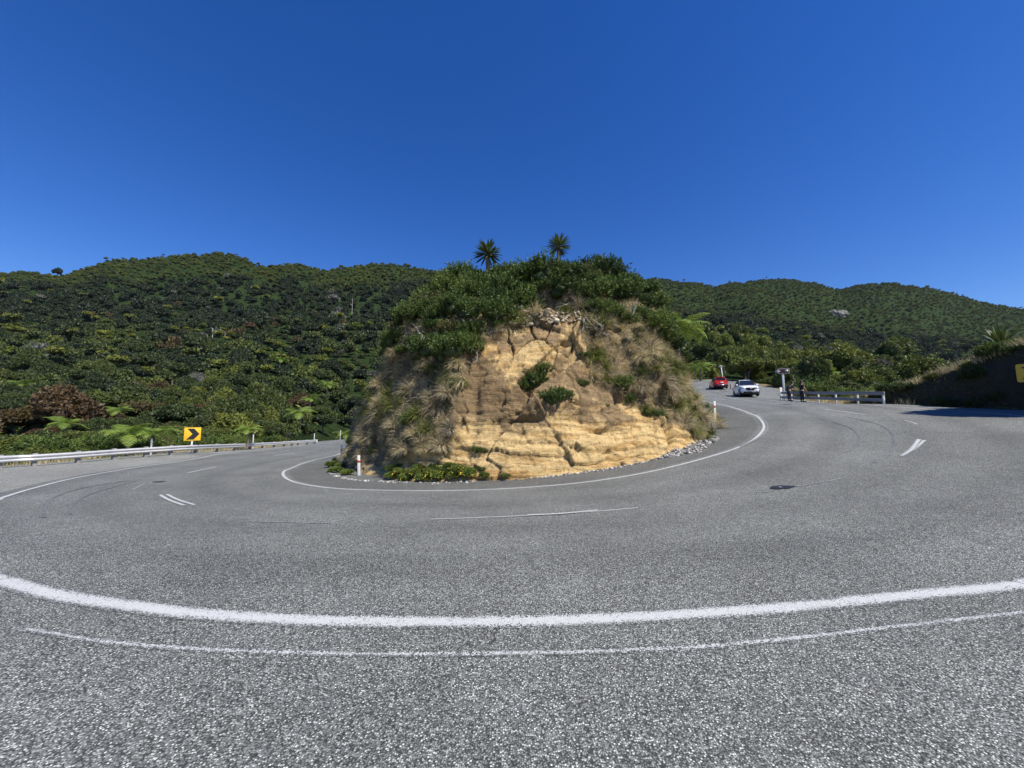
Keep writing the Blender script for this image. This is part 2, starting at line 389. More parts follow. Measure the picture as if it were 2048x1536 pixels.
# small dark seal repairs
def patch(cx, cy, rx, ry, seed, name='seal_patch'):
    c = hit(cx, cy); th = np.linspace(0, 2*PI, 40, endpoint=False); r = 1+.35*fbm(np.stack([np.cos(th)*1.5, np.sin(th)*1.5, th*0+seed], 1), 3)
    X = c[0]+rx*r*np.cos(th); Y = c[1]+ry*r*np.sin(th)
    V = np.vstack([np.stack([X, Y, G(X, Y)+.014], 1), [[c[0], c[1], c[2]+.014]]])
    tag(mk(name, V, [[i, (i+1) % 40, 40] for i in range(40)], M['tar']), kind='structure')
M['tar'] = mat('fresh_tar', (.018, .018, .019), .55)
patch(1566, 975, .24, .16, 3); patch(1553, 977.5, .12, .10, 5); patch(317, 964, .16, .18, 4); patch(1573, 809.5, .35, .3, 6); patch(621, 899, .25, .3, 8)
tag(mk('paint_fleck', np.array([[0, 0, 0], [.14, .02, 0], [.13, .06, 0], [.01, .05, 0]])+hit(1559, 976)+[0, 0, .02], [[0, 1, 2, 3]], M['paint'], attrs={'across': np.zeros(4)}), kind='structure')

# ------------------------------------------------------------------ hills: one terrain sheet laid out from the road's edge to beyond the ridges
def zz(px, py, Y): return float(at(px, py, Y)[2])
def zg(px, Y, d):
    p = at(px, 842, Y); return float(G(p[0], Y))+d
ridge_px = [(-700, 560), (-300, 552), (0, 541), (60, 543), (100, 545), (140, 528), (200, 513), (260, 515), (330, 503), (400, 500), (430, 501), (470, 512), (500, 527), (560, 518), (600, 525), (640, 537),
            (700, 521), (745, 515), (800, 522), (850, 531), (900, 545), (1000, 560), (1310, 556), (1340, 557), (1400, 563), (1445, 574), (1480, 561), (1520, 557), (1580, 557), (1650, 561), (1698, 580),
            (1740, 568), (1790, 563), (1870, 569), (1930, 584), (2000, 604), (2048, 613), (2300, 650), (2700, 670)]
def tab(px, rows): return px, [r[0] for r in rows], [r[1] for r in rows]
def lefttab(px): return tab(px, [(14, zg(px, 14, -2.5)), (22, zg(px, 22, -2.0)), (27, zg(px, 27, -1.6)), (34, zz(px, 905, 34)), (45, zz(px, 888, 45)), (70, zz(px, 848, 70)), (110, zz(px, 800, 110)), (170, zz(px, 735, 170)),
                                   (250, zz(px, 675, 250)), (330, zz(px, 625, 330)), (370, zz(px, 590, 370))])
tables = [lefttab(-700), lefttab(0), lefttab(330),
          tab(480, [(14, -3), (27, -2.2), (36, -2.2), (44, zz(480, 893, 44)), (55, zz(480, 875, 55)), (75, zz(480, 840, 75)), (110, zz(480, 800, 110)), (170, zz(480, 735, 170)), (250, zz(480, 675, 250)), (330, zz(480, 625, 330)), (370, zz(480, 592, 370))]),
          tab(620, [(14, -4), (50, -4), (62, -3), (75, zz(620, 876, 75)), (95, zz(620, 850, 95)), (130, zz(620, 808, 130)), (180, zz(620, 755, 180)), (250, zz(620, 695, 250)), (330, zz(620, 635, 330)), (370, zz(620, 603, 370))]),
          tab(700, [(14, -4), (80, -4), (100, -3.5), (112, zz(700, 866, 112)), (130, zz(700, 850, 130)), (190, zz(700, 770, 190)), (250, zz(700, 705, 250)), (330, zz(700, 640, 330)), (370, zz(700, 608, 370))]),
          tab(900, [(14, -4), (100, -4), (130, zz(900, 830, 130)), (190, zz(900, 770, 190)), (330, zz(900, 660, 330)), (370, zz(900, 620, 370))]),
          tab(1300, [(14, -4), (60, -3), (90, 2), (130, 10), (200, 22), (330, zz(1300, 680, 330)), (500, zz(1300, 622, 500))]),
          tab(1425, [(14, -4), (60, zg(1425, 60, -3)), (78, zg(1425, 78, -.5)), (86, zz(1425, 755, 86)), (115, zz(1425, 725, 115)), (160, zz(1425, 700, 160)), (240, zz(1425, 690, 240)), (330, zz(1425, 672, 330)), (500, zz(1425, 628, 500))]),
          tab(1500, [(14, -4), (50, zg(1500, 50, -2)), (60, zz(1500, 785, 60)), (80, zz(1500, 760, 80)), (110, zz(1500, 733, 110)), (150, zz(1500, 706, 150)), (240, zz(1500, 698, 240)), (330, zz(1500, 680, 330)), (500, zz(1500, 636, 500))]),
          tab(1600, [(14, -4), (36, zg(1600, 36, -2)), (44, zz(1600, 803, 44)), (60, zz(1600, 778, 60)), (85, zz(1600, 742, 85)), (105, zz(1600, 722, 105)), (140, 15), (220, 30), (350, zz(1600, 692, 350)), (500, zz(1600, 645, 500))]),
          tab(1720, [(14, -4), (28, zg(1720, 28, -2)), (36, zz(1720, 808, 36)), (55, zz(1720, 782, 55)), (80, zz(1720, 750, 80)), (98, zz(1720, 731, 98)), (130, 11), (220, 28), (350, zz(1720, 705, 350)), (500, zz(1720, 655, 500))]),
          tab(1830, [(14, -4), (24, zg(1830, 24, -2)), (32, zz(1830, 808, 32)), (50, zz(1830, 790, 50)), (75, zz(1830, 763, 75)), (90, zz(1830, 752, 90)), (120, 8), (220, 24), (350, zz(1830, 716, 350)), (500, zz(1830, 668, 500))]),
          tab(1920, [(14, -4), (24, -1), (40, 1), (75, zz(1920, 785, 75)), (90, zz(1920, 776, 90)), (120, 7), (220, 24), (350, zz(1920, 722, 350)), (500, zz(1920, 678, 500))]),
          tab(2100, [(14, -4), (24, -1), (40, 1), (90, 8), (220, 24), (350, zz(2100, 730, 350)), (500, zz(2100, 690, 500))]),
          tab(2700, [(14, -6), (24, -2), (40, 1), (90, 8), (220, 24), (350, zz(2700, 735, 350)), (500, zz(2700, 695, 500))])]
rp = np.array(ridge_px, float)
def ridge_Y(px): return np.interp(px, [-700, 0, 700, 950, 1300, 2700], [470, 460, 480, 540, 660, 720])
pxs = np.arange(-700, 2701, 10.); Ys = np.concatenate([np.arange(14, 60, 1.5), np.arange(60, 130, 3), np.arange(130, 860, 7.)])
Zt = np.array([np.interp(Ys, t[1], t[2]) for t in tables]); tp = np.array([t[0] for t in tables], float); tmaxY = np.array([t[1][-1] for t in tables], float)
HZ = np.zeros((len(pxs), len(Ys)))
for i, p in enumerate(pxs):
    k = min(max(np.searchsorted(tp, p)-1, 0), len(tp)-2); f = (p-tp[k])/(tp[k+1]-tp[k]); f = f*f*(3-2*f)
    zc = Zt[k]*(1-f)+Zt[k+1]*f; Yt = tmaxY[k]*(1-f)+tmaxY[k+1]*f
    Yr = ridge_Y(p); ry = np.interp(p, rp[:, 0], rp[:, 1])+(5 if p < 1100 else 2); zr = zz(p, ry, Yr)
    zl = np.interp(Yt, Ys, zc); u = (Ys-Yt)/(Yr-Yt)
    up = zl+(zr-zl)*np.clip(u, 0, 1)**.88
    HZ[i] = np.where(Ys < Yt, zc, np.where(Ys < Yr, up, zr-(Ys-Yr)*.55))
ker = np.array([1, 2, 3, 2, 1.])/9
far = Ys > 40
S = HZ.copy()
for ax in (0, 1): S = np.apply_along_axis(lambda v: np.convolve(np.pad(v, 2, 'edge'), ker, 'valid'), ax, S)
HZ[:, far] = S[:, far]*.7+HZ[:, far]*.3
PX, YY = np.meshgrid(pxs, Ys, indexing='ij'); HX = (PX-1024)/FPX*YY*1.0
# spurs and gullies running down the slopes
spur = 1-np.abs(fbm(np.stack([HX/60, YY/170, HX*0], -1), 4, 11))*2.4
amp = sstep(110, 230, YY)*np.minimum(YY*.022, 13)*(1-.75*sstep(.86, 1.0, YY/ridge_Y(PX)))
HZ += spur*amp-.4*amp
HZ += fbm(np.stack([HX/14, YY/14, HX*0], -1), 3, 5)*sstep(40, 110, YY)*1.6
def Hh(x, y):
    px = 1024+FPX*np.asarray(x)/np.maximum(y, 1); a = np.clip((px-pxs[0])/10, 0, len(pxs)-1.001); b = np.clip(np.interp(y, Ys, np.arange(len(Ys))), 0, len(Ys)-1.001)
    i = a.astype(int); j = b.astype(int); f = a-i; g = b-j
    return HZ[i, j]*(1-f)*(1-g)+HZ[i+1, j]*f*(1-g)+HZ[i, j+1]*(1-f)*g+HZ[i+1, j+1]*f*g
def hill_mat():
    m = mat('bush_floor', rough=.95, spec=.05); t = NT(m); co = t.n('ShaderNodeTexCoord').outputs['Object']
    c = t.ramp(t.noise(co, .25, 8, .7), [(.3, (.013, .024, .008)), (.55, (.026, .044, .013)), (.75, (.042, .062, .018))])
    c = t.mix(1.0, c, t.ramp(t.noise(co, .9, 6, .75), [(.36, .25), (.62, 1.9)]), 'MULTIPLY'); t.bump(t.noise(co, .8, 6, .7), 1.0, 1.6)
    t.l(c, t.b.inputs['Base Color']); return m
M['hill'] = hill_mat()
tag(mk('hills', np.stack([HX, YY, HZ], -1), grid_faces(len(pxs), len(Ys))[:, ::-1], M['hill'], smooth=True), kind='structure')

# ------------------------------------------------------------------ the outcrop inside the bend
CX, CY = 1.6, 23.6
foot = [(-7.0, 17.5), (-5.3, 14.9), (-2.8, 12.9), (-.3, 12.5), (2.1, 12.8), (3.9, 13.3), (5.6, 14.2), (7.6, 15.8), (9.5, 18.6), (10.5, 22), (11.2, 27), (12, 34), (8, 39), (1, 40), (-6, 37), (-9.8, 31), (-9.5, 25), (-8.8, 20.6)]
fa = np.array([math.atan2(y-CY, x-CX) for x, y in foot]); fr = np.array([math.hypot(x-CX, y-CY) for x, y in foot]); o_ = np.argsort(fa); fa, fr = fa[o_], fr[o_]
fa = np.concatenate([fa-2*PI, fa, fa+2*PI]); fr = np.tile(fr, 3)
NA, NU = 1050, 340
th = np.linspace(-PI, PI, NA, endpoint=False)
# finer spacing on the side facing the road bend (the front)
th = th-0.42*np.sin(th+PI/2)
rf = np.interp(th, fa, fr); k5 = np.ones(25)/25; rf = np.convolve(np.concatenate([rf[-12:], rf, rf[:12]]), k5, 'valid')
keys = np.array([-PI, -2.6, -2.1, -1.75, -1.35, -.9, -.3, .3, 1.5, 2.6, PI])
hs = np.array([-.04, 0, .12, .25, .4, .55, .68, .74, .82, .90, .96, 1.0, 1.0])       # share of the height
prof = {'front': [1.06, 1, .955, .90, .83, .765, .70, .655, .56, .45, .33, .18, 0],
        'side':  [1.06, 1, .965, .925, .885, .845, .80, .77, .70, .60, .47, .28, 0],
        'rt':    [1.06, 1, .94, .89, .845, .80, .755, .73, .68, .60, .50, .30, 0],
        'back':  [1.06, 1, .92, .84, .76, .68, .6, .56, .48, .40, .30, .2, 0]}
kp = ['side', 'side', 'front', 'front', 'front', 'rt', 'rt', 'rt', 'back', 'back', 'side']
pk = np.array([prof[k] for k in kp])
uu = np.linspace(0, 1, NU); sidx = uu*(len(hs)-1)
prk = np.array([[np.interp(a, keys, pk[:, j]) for j in range(len(hs))] for a in th])
RR = np.array([np.interp(sidx, np.arange(len(hs)), q) for q in prk])*rf[:, None]
HH = np.broadcast_to(np.interp(sidx, np.arange(len(hs)), hs)[None], RR.shape)
X0 = CX+rf*np.cos(th); Y0 = CY+rf*np.sin(th); Zf = G(X0, Y0)
Xm = CX+RR*np.cos(th)[:, None]; Ym = CY+RR*np.sin(th)[:, None]
Ztop = 9.25+.62*sstep(.8, -2., Xm)+.075*(Xm-1)-.006*(Xm-2.5)**2-.02*np.abs(Ym-20)
Zm = Zf[:, None]*(1-HH)+Ztop*HH
Pm = np.stack([Xm, Ym, Zm], -1)
def grid_normals(P, wrap=True):
    du = (np.roll(P, -1, 0)-np.roll(P, 1, 0)); dv = np.gradient(P, axis=1)
    n = np.cross(du, dv); return n/(np.linalg.norm(n, axis=-1)[..., None]+1e-9)
Nm = grid_normals(Pm)
if (Nm[NA//2, NU//3] @ np.array([math.cos(th[NA//2]), math.sin(th[NA//2]), 0])) < 0: Nm = -Nm
# visible rock regions, given as outlines in the (x, z) elevation of the face
def face_poly(pts): 
    out = []
    for px, py, Y in pts:
        p = at(px, py, Y); out.append((p[0], p[2]))
    return out
rock_poly = face_poly([(1000, 650, 15.4), (1060, 628, 15.6), (1150, 630, 15.4), (1185, 690, 15), (1190, 760, 14.4), (1260, 790, 14.2), (1330, 828, 14.5), (1395, 868, 15.6), (1420, 905, 15.6), (1330, 950, 14), (1150, 975, 12.8), (960, 985, 12.4),
                       (700, 985, 15), (690, 930, 15.5), (800, 925, 13.5), (900, 900, 13), (925, 800, 13.9), (925, 730, 14.6), (960, 690, 15)])
rkm = inpoly(Pm[..., 0]+fbm(Pm*1.1, 3, 71)*.5, Pm[..., 2]+fbm(Pm*1.1, 3, 72)*.4, rock_poly) & (Pm[..., 1] < CY)
rkm = rkm.astype(float)
def blur(a, n):
    for _ in range(n): a = (np.roll(a, 1, 0)+np.roll(a, -1, 0)+np.concatenate([a[:, :1], a[:, :-1]], 1)+np.concatenate([a[:, 1:], a[:, -1:]], 1)+a*2)/6
    return a
rkm = blur(rkm, 3)
up = sstep(3.7, 4.7, Zm+fbm(Pm*.5, 2, 3)*.5)                   # upper massive sandstone block, lower thin beds
wob = fbm(Pm*.6, 3, 9)[..., None]*.35
d1, d2, cid, tl1 = worley(Pm*np.array([.62, .62, .30])+wob, 21, (2.2, 2.2, 1.6))
blk = (cid-.5)*.34+tl1*.46-sstep(.03, .0, d2-d1)*.15                       # big joint-bounded blocks with tilted faces
e1, e2, cid2, tl2 = worley(Pm*np.array([1.5, 1.5, 1.1])+wob*2, 23, (2, 2, 2))
f1, f2, cid3, tl3 = worley(Pm*np.array([1.3, 1.3, 3.4])+wob*1.5, 29, (2, 2, 2))
zb = Zm+Xm*.05+fbm(Pm*.35, 3, 31)*.6
bed = fbm(np.stack([Xm*.25, Ym*.25, zb*2.2], -1), 4, 41)*.17+fbm(np.stack([Xm*.5, Ym*.5, zb*6.], -1), 3, 43)*.08
ledge = (np.abs(((zb*.85) % 1)-.5)*2)**5*-.30*sstep(-.15, .25, vnoise(Pm*np.array([.5, .5, .9]), 44))
mid_z = sstep(1.6, 2.2, Zm)*(1-up)
zj = Zm+Xm*.07+vnoise(Pm*np.array([.4, .4, .4]), 36)*.35+(cid-.5)*.25
def beds(n, amp, seed):                    # each bed is undercut towards its top, the next one steps out again
    f = (zj*n) % 1; k_ = np.floor(zj*n); r = _hash((k_).astype(np.int64), (Xm*.0).astype(np.int64), (k_*0).astype(np.int64), seed)
    return -amp*(f**1.6)*(.35+1.1*r)*sstep(-.45, .25, vnoise(np.stack([Xm*.7, Ym*.7, k_*3.1], -1), seed+1))
g1, g2, cidL, tlL = worley(np.stack([Xm*.36, Ym*.36, Zm*.34], -1)+vnoise(Pm*.5, 12)[..., None]*.12, 33, (1.6, 1.6, 1.4))
big_f = (cidL-.5)*.45+tlL*.85                                                # a few large flat faces meeting at edges
fine = (cid2-.5)*.05+tl2*.10+(cid3-.5)*.035+tl3*.07
disp = rkm*(big_f*(.30+.55*np.maximum(up, mid_z))+blk*(.22*up+.18*mid_z)+fine+beds(1.15, .11, 401)*(1-up)*(1-.55*mid_z)+beds(3.3, .06, 403)*(1-.8*up)+beds(8.5, .018, 405)*(1-.7*up)
        -sstep(.030, 0, d2-d1)*.14*up-sstep(.02, 0, g2-g1)*.07-sstep(.03, 0, f2-f1)*.035*(1-up))
disp += (1-rkm)*(fbm(Pm*.55, 4, 51)*.75+blk*.35+(cid2-.5)*.25)*sstep(-.02, .1, HH)+(1-rkm)*fbm(Pm*2.2, 4, 53, .6)*.09+rkm*fbm(Pm*1.2, 2, 53)*.05+fbm(Pm*8, 4, 55, .7)*.03
qx_, qy_ = proj(Pm); fr_ = Pm[..., 1] < CY
def surf(px, py):
    k = np.argmin(np.where(fr_, (qx_-px)**2+(qy_-py)**2, 1e9)); return Pm.reshape(-1, 3)[k].copy()
hollow = surf(1103, 604)
def dent(px, py, Y, r, d, stretch=(1, 1, 1)):
    c = surf(px, py); q = (Pm-c)/np.array(stretch); return -d*np.exp(-(q**2).sum(-1)/r**2)
disp += dent(1103, 604, 16.6, .62, 2.4, (1.5, 2.5, .62))-dent(1103, 578, 16.9, .5, .45, (1.8, 2.5, .4))+dent(760, 905, 15.6, .9, .9, (1.1, 2, .75))+dent(950, 800, 13.6, .4, .22, (.6, 2, 5))+dent(1045, 840, 13.0, .26, .40, (2.2, 2, .30))
disp += dent(1130, 685, 15, .22, .5, (.9, 2, .5))+dent(1200, 860, 13.2, .3, .3, (2.2, 2, .4))+dent(1345, 870, 14.5, .25, .4, (.5, 2, 3))-dent(1120, 730, 14.7, .9, .2, (1, 2, 1.1))
Pm = Pm+Nm*disp[..., None]*sstep(-.04, .03, HH)[..., None]
MK = np.array([hit(718, 951), hit(682, 922), hit(1430, 838)])
free = (((Pm-hollow)/np.array([1.25, 2.5, .60]))**2).sum(-1) > 1
for q_ in MK: free &= np.hypot(Pm[..., 0]-q_[0], Pm[..., 1]-q_[1]) > .95
Fm = np.concatenate([grid_faces(NA, NU), np.stack([np.full(NU-1, (NA-1)*NU)+np.arange(NU-1), np.full(NU-1, (NA-1)*NU)+np.arange(1, NU), np.arange(1, NU), np.arange(NU-1)], 1)])
def outcrop_mat():
    m = mat('outcrop_rock', rough=.92, spec=.15); t = NT(m); co = t.n('ShaderNodeTexCoord').outputs['Object']
    a = t.n('ShaderNodeAttribute', attribute_name='rock').outputs['Fac']; h = t.n('ShaderNodeAttribute', attribute_name='lichen').outputs['Fac']
    mp = t.n('ShaderNodeMapping'); mp.inputs['Scale'].default_value = (.35, .35, 2.6); t.l(co, mp.inputs['Vector'])
    tan = t.ramp(t.noise(mp.outputs[0], 1.3, 7, .62), [(.28, (.46, .28, .105)), (.42, (.62, .41, .17)), (.52, (.76, .56, .27)), (.62, (.64, .43, .18)), (.8, (.82, .64, .36))])
    tan = t.mix(1.0, tan, t.ramp(t.noise(co, 3.4, 8, .7), [(.3, .72), (.7, 1.18)]), 'MULTIPLY')
    brn = t.ramp(t.noise(co, 1.1, 8, .72), [(.3, (.10, .07, .042)), (.5, (.20, .14, .08)), (.68, (.29, .21, .125)), (.85, (.40, .29, .17))])
    lw = t.math('ADD', t.math('MULTIPLY', h, .8), t.math('MULTIPLY', t.math('SUBTRACT', t.noise(co, 1.6, 8, .75), .5), 1.5))
    c = t.mix(t.ramp(lw, [(.36, 0.), (.60, .85)]), tan, brn)
    mp2 = t.n('ShaderNodeMapping'); mp2.inputs['Scale'].default_value = (2.4, 2.4, .25); t.l(co, mp2.inputs['Vector'])
    c = t.mix(t.ramp(t.noise(mp2.outputs[0], 1.6, 6, .7), [(.52, 0.), (.70, .55)]), c, (.22, .15, .085))      # water stains down the face
    c = t.mix(t.ramp(t.noise(co, 7, 8, .85), [(.56, 0.), (.66, .55)]), c, (.13, .095, .06)); c = t.mix(1.0, c, t.ramp(t.noise(co, 26, 5, .8), [(.3, .62), (.7, 1.30)]), 'MULTIPLY')
    cr = t.n('ShaderNodeAttribute', attribute_name='crack').outputs['Fac']; c = t.mix(t.math('MULTIPLY', cr, .55), c, (.07, .045, .025))
    soil = t.ramp(t.noise(co, 1.6, 8, .75), [(.3, (.05, .045, .025)), (.45, (.13, .105, .06)), (.56, (.27, .20, .11)), (.7, (.42, .31, .17))])
    t.l(t.mix(a, soil, c), t.b.inputs['Base Color'])
    hh = t.math('ADD', t.math('MULTIPLY', t.noise(co, 11, 10, .85), .8), t.math('MULTIPLY', t.noise(mp.outputs[0], 9, 5, .6), .5))
    v = t.n('ShaderNodeTexVoronoi', feature='DISTANCE_TO_EDGE'); v.inputs['Scale'].default_value = 1.1
    dn = t.n('ShaderNodeVectorMath', operation='ADD'); t.l(co, dn.inputs[0]); nn = t.noise(co, 1.2, 4, .6, 1); t.l(nn, dn.inputs[1]); t.l(dn.outputs[0], v.inputs['Vector'])
    hh = t.math('ADD', hh, t.math('MULTIPLY', t.ramp(v.outputs['Distance'], [(0, 0.), (.03, 1.)]), .13))
    t.bump(hh, .9, .12); return m
M['outcrop'] = outcrop_mat()
lich = np.clip(.5+.5*1.3*fbm(Pm*.5, 3, 61)+sstep(4.6, 3.2, Zm)*sstep(1.3, 2.3, Zm)*.42*sstep(4, 3, np.abs(Xm-1.2)+fbm(Pm*.6, 2, 64)*1.5)-sstep(1.9, .6, Zm+fbm(Pm*.8, 3, 62)*.9)*.55, 0, 1)
lich = np.clip(lich+(cid-.5)*.5+(cid2-.5)*.3, 0, 1)
crk = np.maximum.reduce([sstep(.035, .0, d2-d1)*up, sstep(.02, 0, g2-g1)*.7, sstep(.03, 0, f2-f1)*(1-up)*.7, sstep(.80, .97, (zj*1.15) % 1)*(1-up)*.8, sstep(.85, .98, (zj*3.3) % 1)*.45])*sstep(-.25, .3, vnoise(Pm*1.3, 77))
outcrop = tag(mk('rock_outcrop', Pm, Fm, M['outcrop'], smooth=False, attrs={'rock': rkm.ravel(), 'lichen': lich.ravel(), 'crack': crk.ravel()}), kind='structure')
print('outcrop normals', Nm[NA//2, 80])
bvh = BVHTree.FromPolygons([tuple(v) for v in Pm.reshape(-1, 3)], Fm.tolist())
def on_rock(px, py):
    d = ray(px, py); r = bvh.ray_cast(Vector((0, 0, EYE)), Vector(d).normalized())
    if r[0] is None: return None
    n = r[1] if r[1].dot(Vector(d)) < 0 else -r[1]
    return np.array(r[0]), np.array(n)

# ------------------------------------------------------------------ foliage
def leaf_mat(name, stops, rough=.55, transl=.22, var=.5, spec=.3):
    m = mat(name, rough=rough, spec=spec); t = NT(m)
    a = t.n('ShaderNodeAttribute', attribute_type='INSTANCER', attribute_name='tint').outputs['Fac']
    g = t.n('ShaderNodeAttribute', attribute_name='leaf'); lv = g.outputs['Fac']
    c = t.ramp(a, stops)
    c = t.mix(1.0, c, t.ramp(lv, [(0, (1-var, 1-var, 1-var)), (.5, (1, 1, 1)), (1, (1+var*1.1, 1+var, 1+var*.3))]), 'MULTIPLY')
    t.l(c, t.b.inputs['Base Color'])
    if transl:
        tr = t.n('ShaderNodeBsdfTranslucent'); t.l(c, tr.inputs[0]); mx = t.n('ShaderNodeMixShader'); mx.inputs[0].default_value = transl
        out = t.t.nodes['Material Output']; t.l(t.b.outputs[0], mx.inputs[1]); t.l(tr.outputs[0], mx.inputs[2]); t.l(mx.outputs[0], out.inputs[0])
    return m
TINT = [(0.0, (0.027, 0.041, 0.021)), (.14, (0.042, 0.062, 0.026)), (.30, (0.072, 0.095, 0.028)), (.45, (0.111, 0.137, 0.032)), (.60, (0.167, 0.190, 0.037)), (.70, (0.224, 0.238, 0.046)),
        (.78, (0.093, 0.078, 0.028)), (.86, (0.106, 0.067, 0.035)), (.92, (0.131, 0.137, 0.111)), (1.0, (0.212, 0.214, 0.184))]
M['leaf'] = leaf_mat('bush_leaf', TINT)
M['bark'] = worn('bark', (.16, .13, .10), .9, amt=.6, scale=4)
M['dead'] = mat('bleached_wood', (.42, .40, .36), .8)
M['fern'] = leaf_mat('fern_leaf', [(0, (.14, .22, .035)), (1, (.24, .33, .06))], .45, .3, .35)
M['cabbage'] = leaf_mat('sword_leaf', [(0, (.075, .11, .035)), (1, (.12, .16, .05))], .4, .15, .5, .5)
M['shrub'] = leaf_mat('shrub_leaf', [(0, (.058, .095, .028)), (.35, (.090, .138, .034)), (.7, (.14, .18, .042)), (.88, (.115, .12, .045)), (1, (.16, .14, .08))], .5, .2, .55)
M['grass'] = leaf_mat('tussock_blade', [(0, (.27, .235, .17)), (.2, (.38, .32, .22)), (.35, (.54, .45, .27)), (.5, (.50, .43, .28)), (.62, (.30, .265, .21)), (.75, (.12, .14, .04)), (1, (.17, .19, .05))], .7, .15, .55, .2)
M['petal'] = mat('yellow_petal', (.78, .60, .05), .6)

def rnd_unit(n, g):
    v = g.normal(size=(n, 3)); return v/np.linalg.norm(v, axis=1)[:, None]
def norm(v): return v/(np.linalg.norm(v, axis=-1)[..., None]+1e-9)
def leaves(Pc, D, L, Wd, g, bend=0.0):
    """rhombic leaves at Pc growing along D (unit), length L, width Wd"""
    n = len(Pc); s = norm(np.cross(D, rnd_unit(n, g))); L = np.broadcast_to(L, (n,))[:, None]; Wd = np.broadcast_to(Wd, (n,))[:, None]
    up = np.cross(s, D)
    V = np.stack([Pc, Pc+D*L*.45+s*Wd*.5, Pc+D*L+up*bend*L, Pc+D*L*.45-s*Wd*.5], 1)
    return V.reshape(-1, 3), np.arange(n*4).reshape(n, 4)
def ico(sub):
    bm = bmesh.new(); bmesh.ops.create_icosphere(bm, subdivisions=sub, radius=1)
    v = np.array([x.co[:] for x in bm.verts]); f = np.array([[y.index for y in x.verts] for x in bm.faces]); bm.free(); return v, f
ICO = {k: ico(k) for k in (1, 2, 3)}
def crown_mesh(name, seed, nleaf, ls, width, height, nlob=11, flat=.6, style='round', core=2, aspect=.55, link=False, matn='leaf'):
    g = np.random.default_rng(seed); lob = []
    for k in range(nlob):
        a = g.uniform(0, 2*PI); r = math.sqrt(g.uniform(0, 1))*.62
        h = {'round': .42+.5*(1-r*r)*g.uniform(.5, 1), 'flat': .55+.35*g.uniform(.2, 1)*(1-r*.6), 'cone': (1-r*1.3)*g.uniform(.5, .95)+.12, 'low': .25+.6*(1-r)*g.uniform(.4, 1)}[style]
        rad = g.uniform(.22, .40)*(1.0 if style != 'cone' else 1.15-h*.7)
        lob.append((np.array([r*math.cos(a), r*math.sin(a), h]), rad))
    sc = np.array([width, width, height]); V = []; F = []; A_ = []; n0 = 0
    cnt = (np.array([l[1]**2 for l in lob])); cnt = (cnt/cnt.sum()*nleaf).astype(int)
    Pl = []; Dl = []
    for (c, r), k in zip(lob, cnt):
        d = rnd_unit(k*2, g); d[:, 2] = np.where(d[:, 2] < -.25, -d[:, 2], d[:, 2]); d = norm(d)
        p = c+d*(np.array([r, r, r*flat])*(g.uniform(.80, 1.08, (len(d), 1))))
        keep = np.ones(len(p), bool)
        for c2, r2 in lob:
            if r2 == r: continue
            q = (p-c2)/np.array([r2, r2, r2*flat]); keep &= (q**2).sum(1) > .70
        p, d = p[keep][:k], d[keep][:k]; Pl.append(p); Dl.append(d)
    Pc = np.vstack(Pl)*sc; D = np.vstack(Dl)
    if style == 'cone' or matn == 'shrub': D = norm(D*[1, 1, 1]+[0, 0, .5]+rnd_unit(len(D), g)*.55)
    else: D = norm(D*.6+rnd_unit(len(D), g)*.8)
    V1, F1 = leaves(Pc, D, ls*g.uniform(.7, 1.3, len(Pc)), ls*aspect*g.uniform(.7, 1.3, len(Pc)), g, .15)
    # clumps: leaves of one twig share their tone, neighbouring twigs differ
    tone = .5+.42*fbm(Pc/(ls*3.2), 2, seed)+.22*g.uniform(-1, 1, len(Pc))
    V.append(V1); Fq = F1; A_.append(np.repeat(np.clip(tone, 0, 1), 4)); n0 = len(V1)
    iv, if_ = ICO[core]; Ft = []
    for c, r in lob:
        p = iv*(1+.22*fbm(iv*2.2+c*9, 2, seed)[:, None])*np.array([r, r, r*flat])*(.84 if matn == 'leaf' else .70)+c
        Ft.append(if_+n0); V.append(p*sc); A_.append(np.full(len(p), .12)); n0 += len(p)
    return mk(name, np.vstack(V), [Fq, np.vstack(Ft)], M[matn], attrs={'leaf': np.concatenate(A_)}, link=link)
def blades_mesh(name, seed, n, L, W, droop=1.4, fan=1.2, up=.9, green=0.0, base=.10, m='grass', link=False, seg=4):
    g = np.random.default_rng(seed); a = g.uniform(-fan, fan, n)-PI/2; el = g.uniform(.1, up, n)*PI/2
    d = np.stack([np.cos(a)*np.cos(el), np.sin(a)*np.cos(el), np.sin(el)], 1); p = rnd_unit(n, g)*base*g.uniform(.2, 1, n)[:, None]
    ln = L*g.uniform(.5, 1.15, n); w_ = W*g.uniform(.6, 1.3, n); side = norm(np.cross(d, [0, 0, 1.])+rnd_unit(n, g)*.5); rows = []
    for k in range(seg+1):
        f = k/seg; wd = (w_*(1-f)**.6*.5)[:, None]
        rows.append(np.stack([p-side*wd, p+side*wd], 1)); p = p+d*(ln/seg)[:, None]; d = norm(d+np.array([0, 0, -droop/seg])+rnd_unit(n, g)*.10)
    V = np.stack(rows, 1).reshape(n, (seg+1)*2, 3); o = np.arange(n)[:, None, None]*(seg+1)*2
    F = (o+np.array([[2*k, 2*k+1, 2*k+3, 2*k+2] for k in range(seg)])[None]).reshape(-1, 4)
    return mk(name, V, F, M[m], attrs={'leaf': np.repeat(g.uniform(0, 1, n), (seg+1)*2)}, link=link)
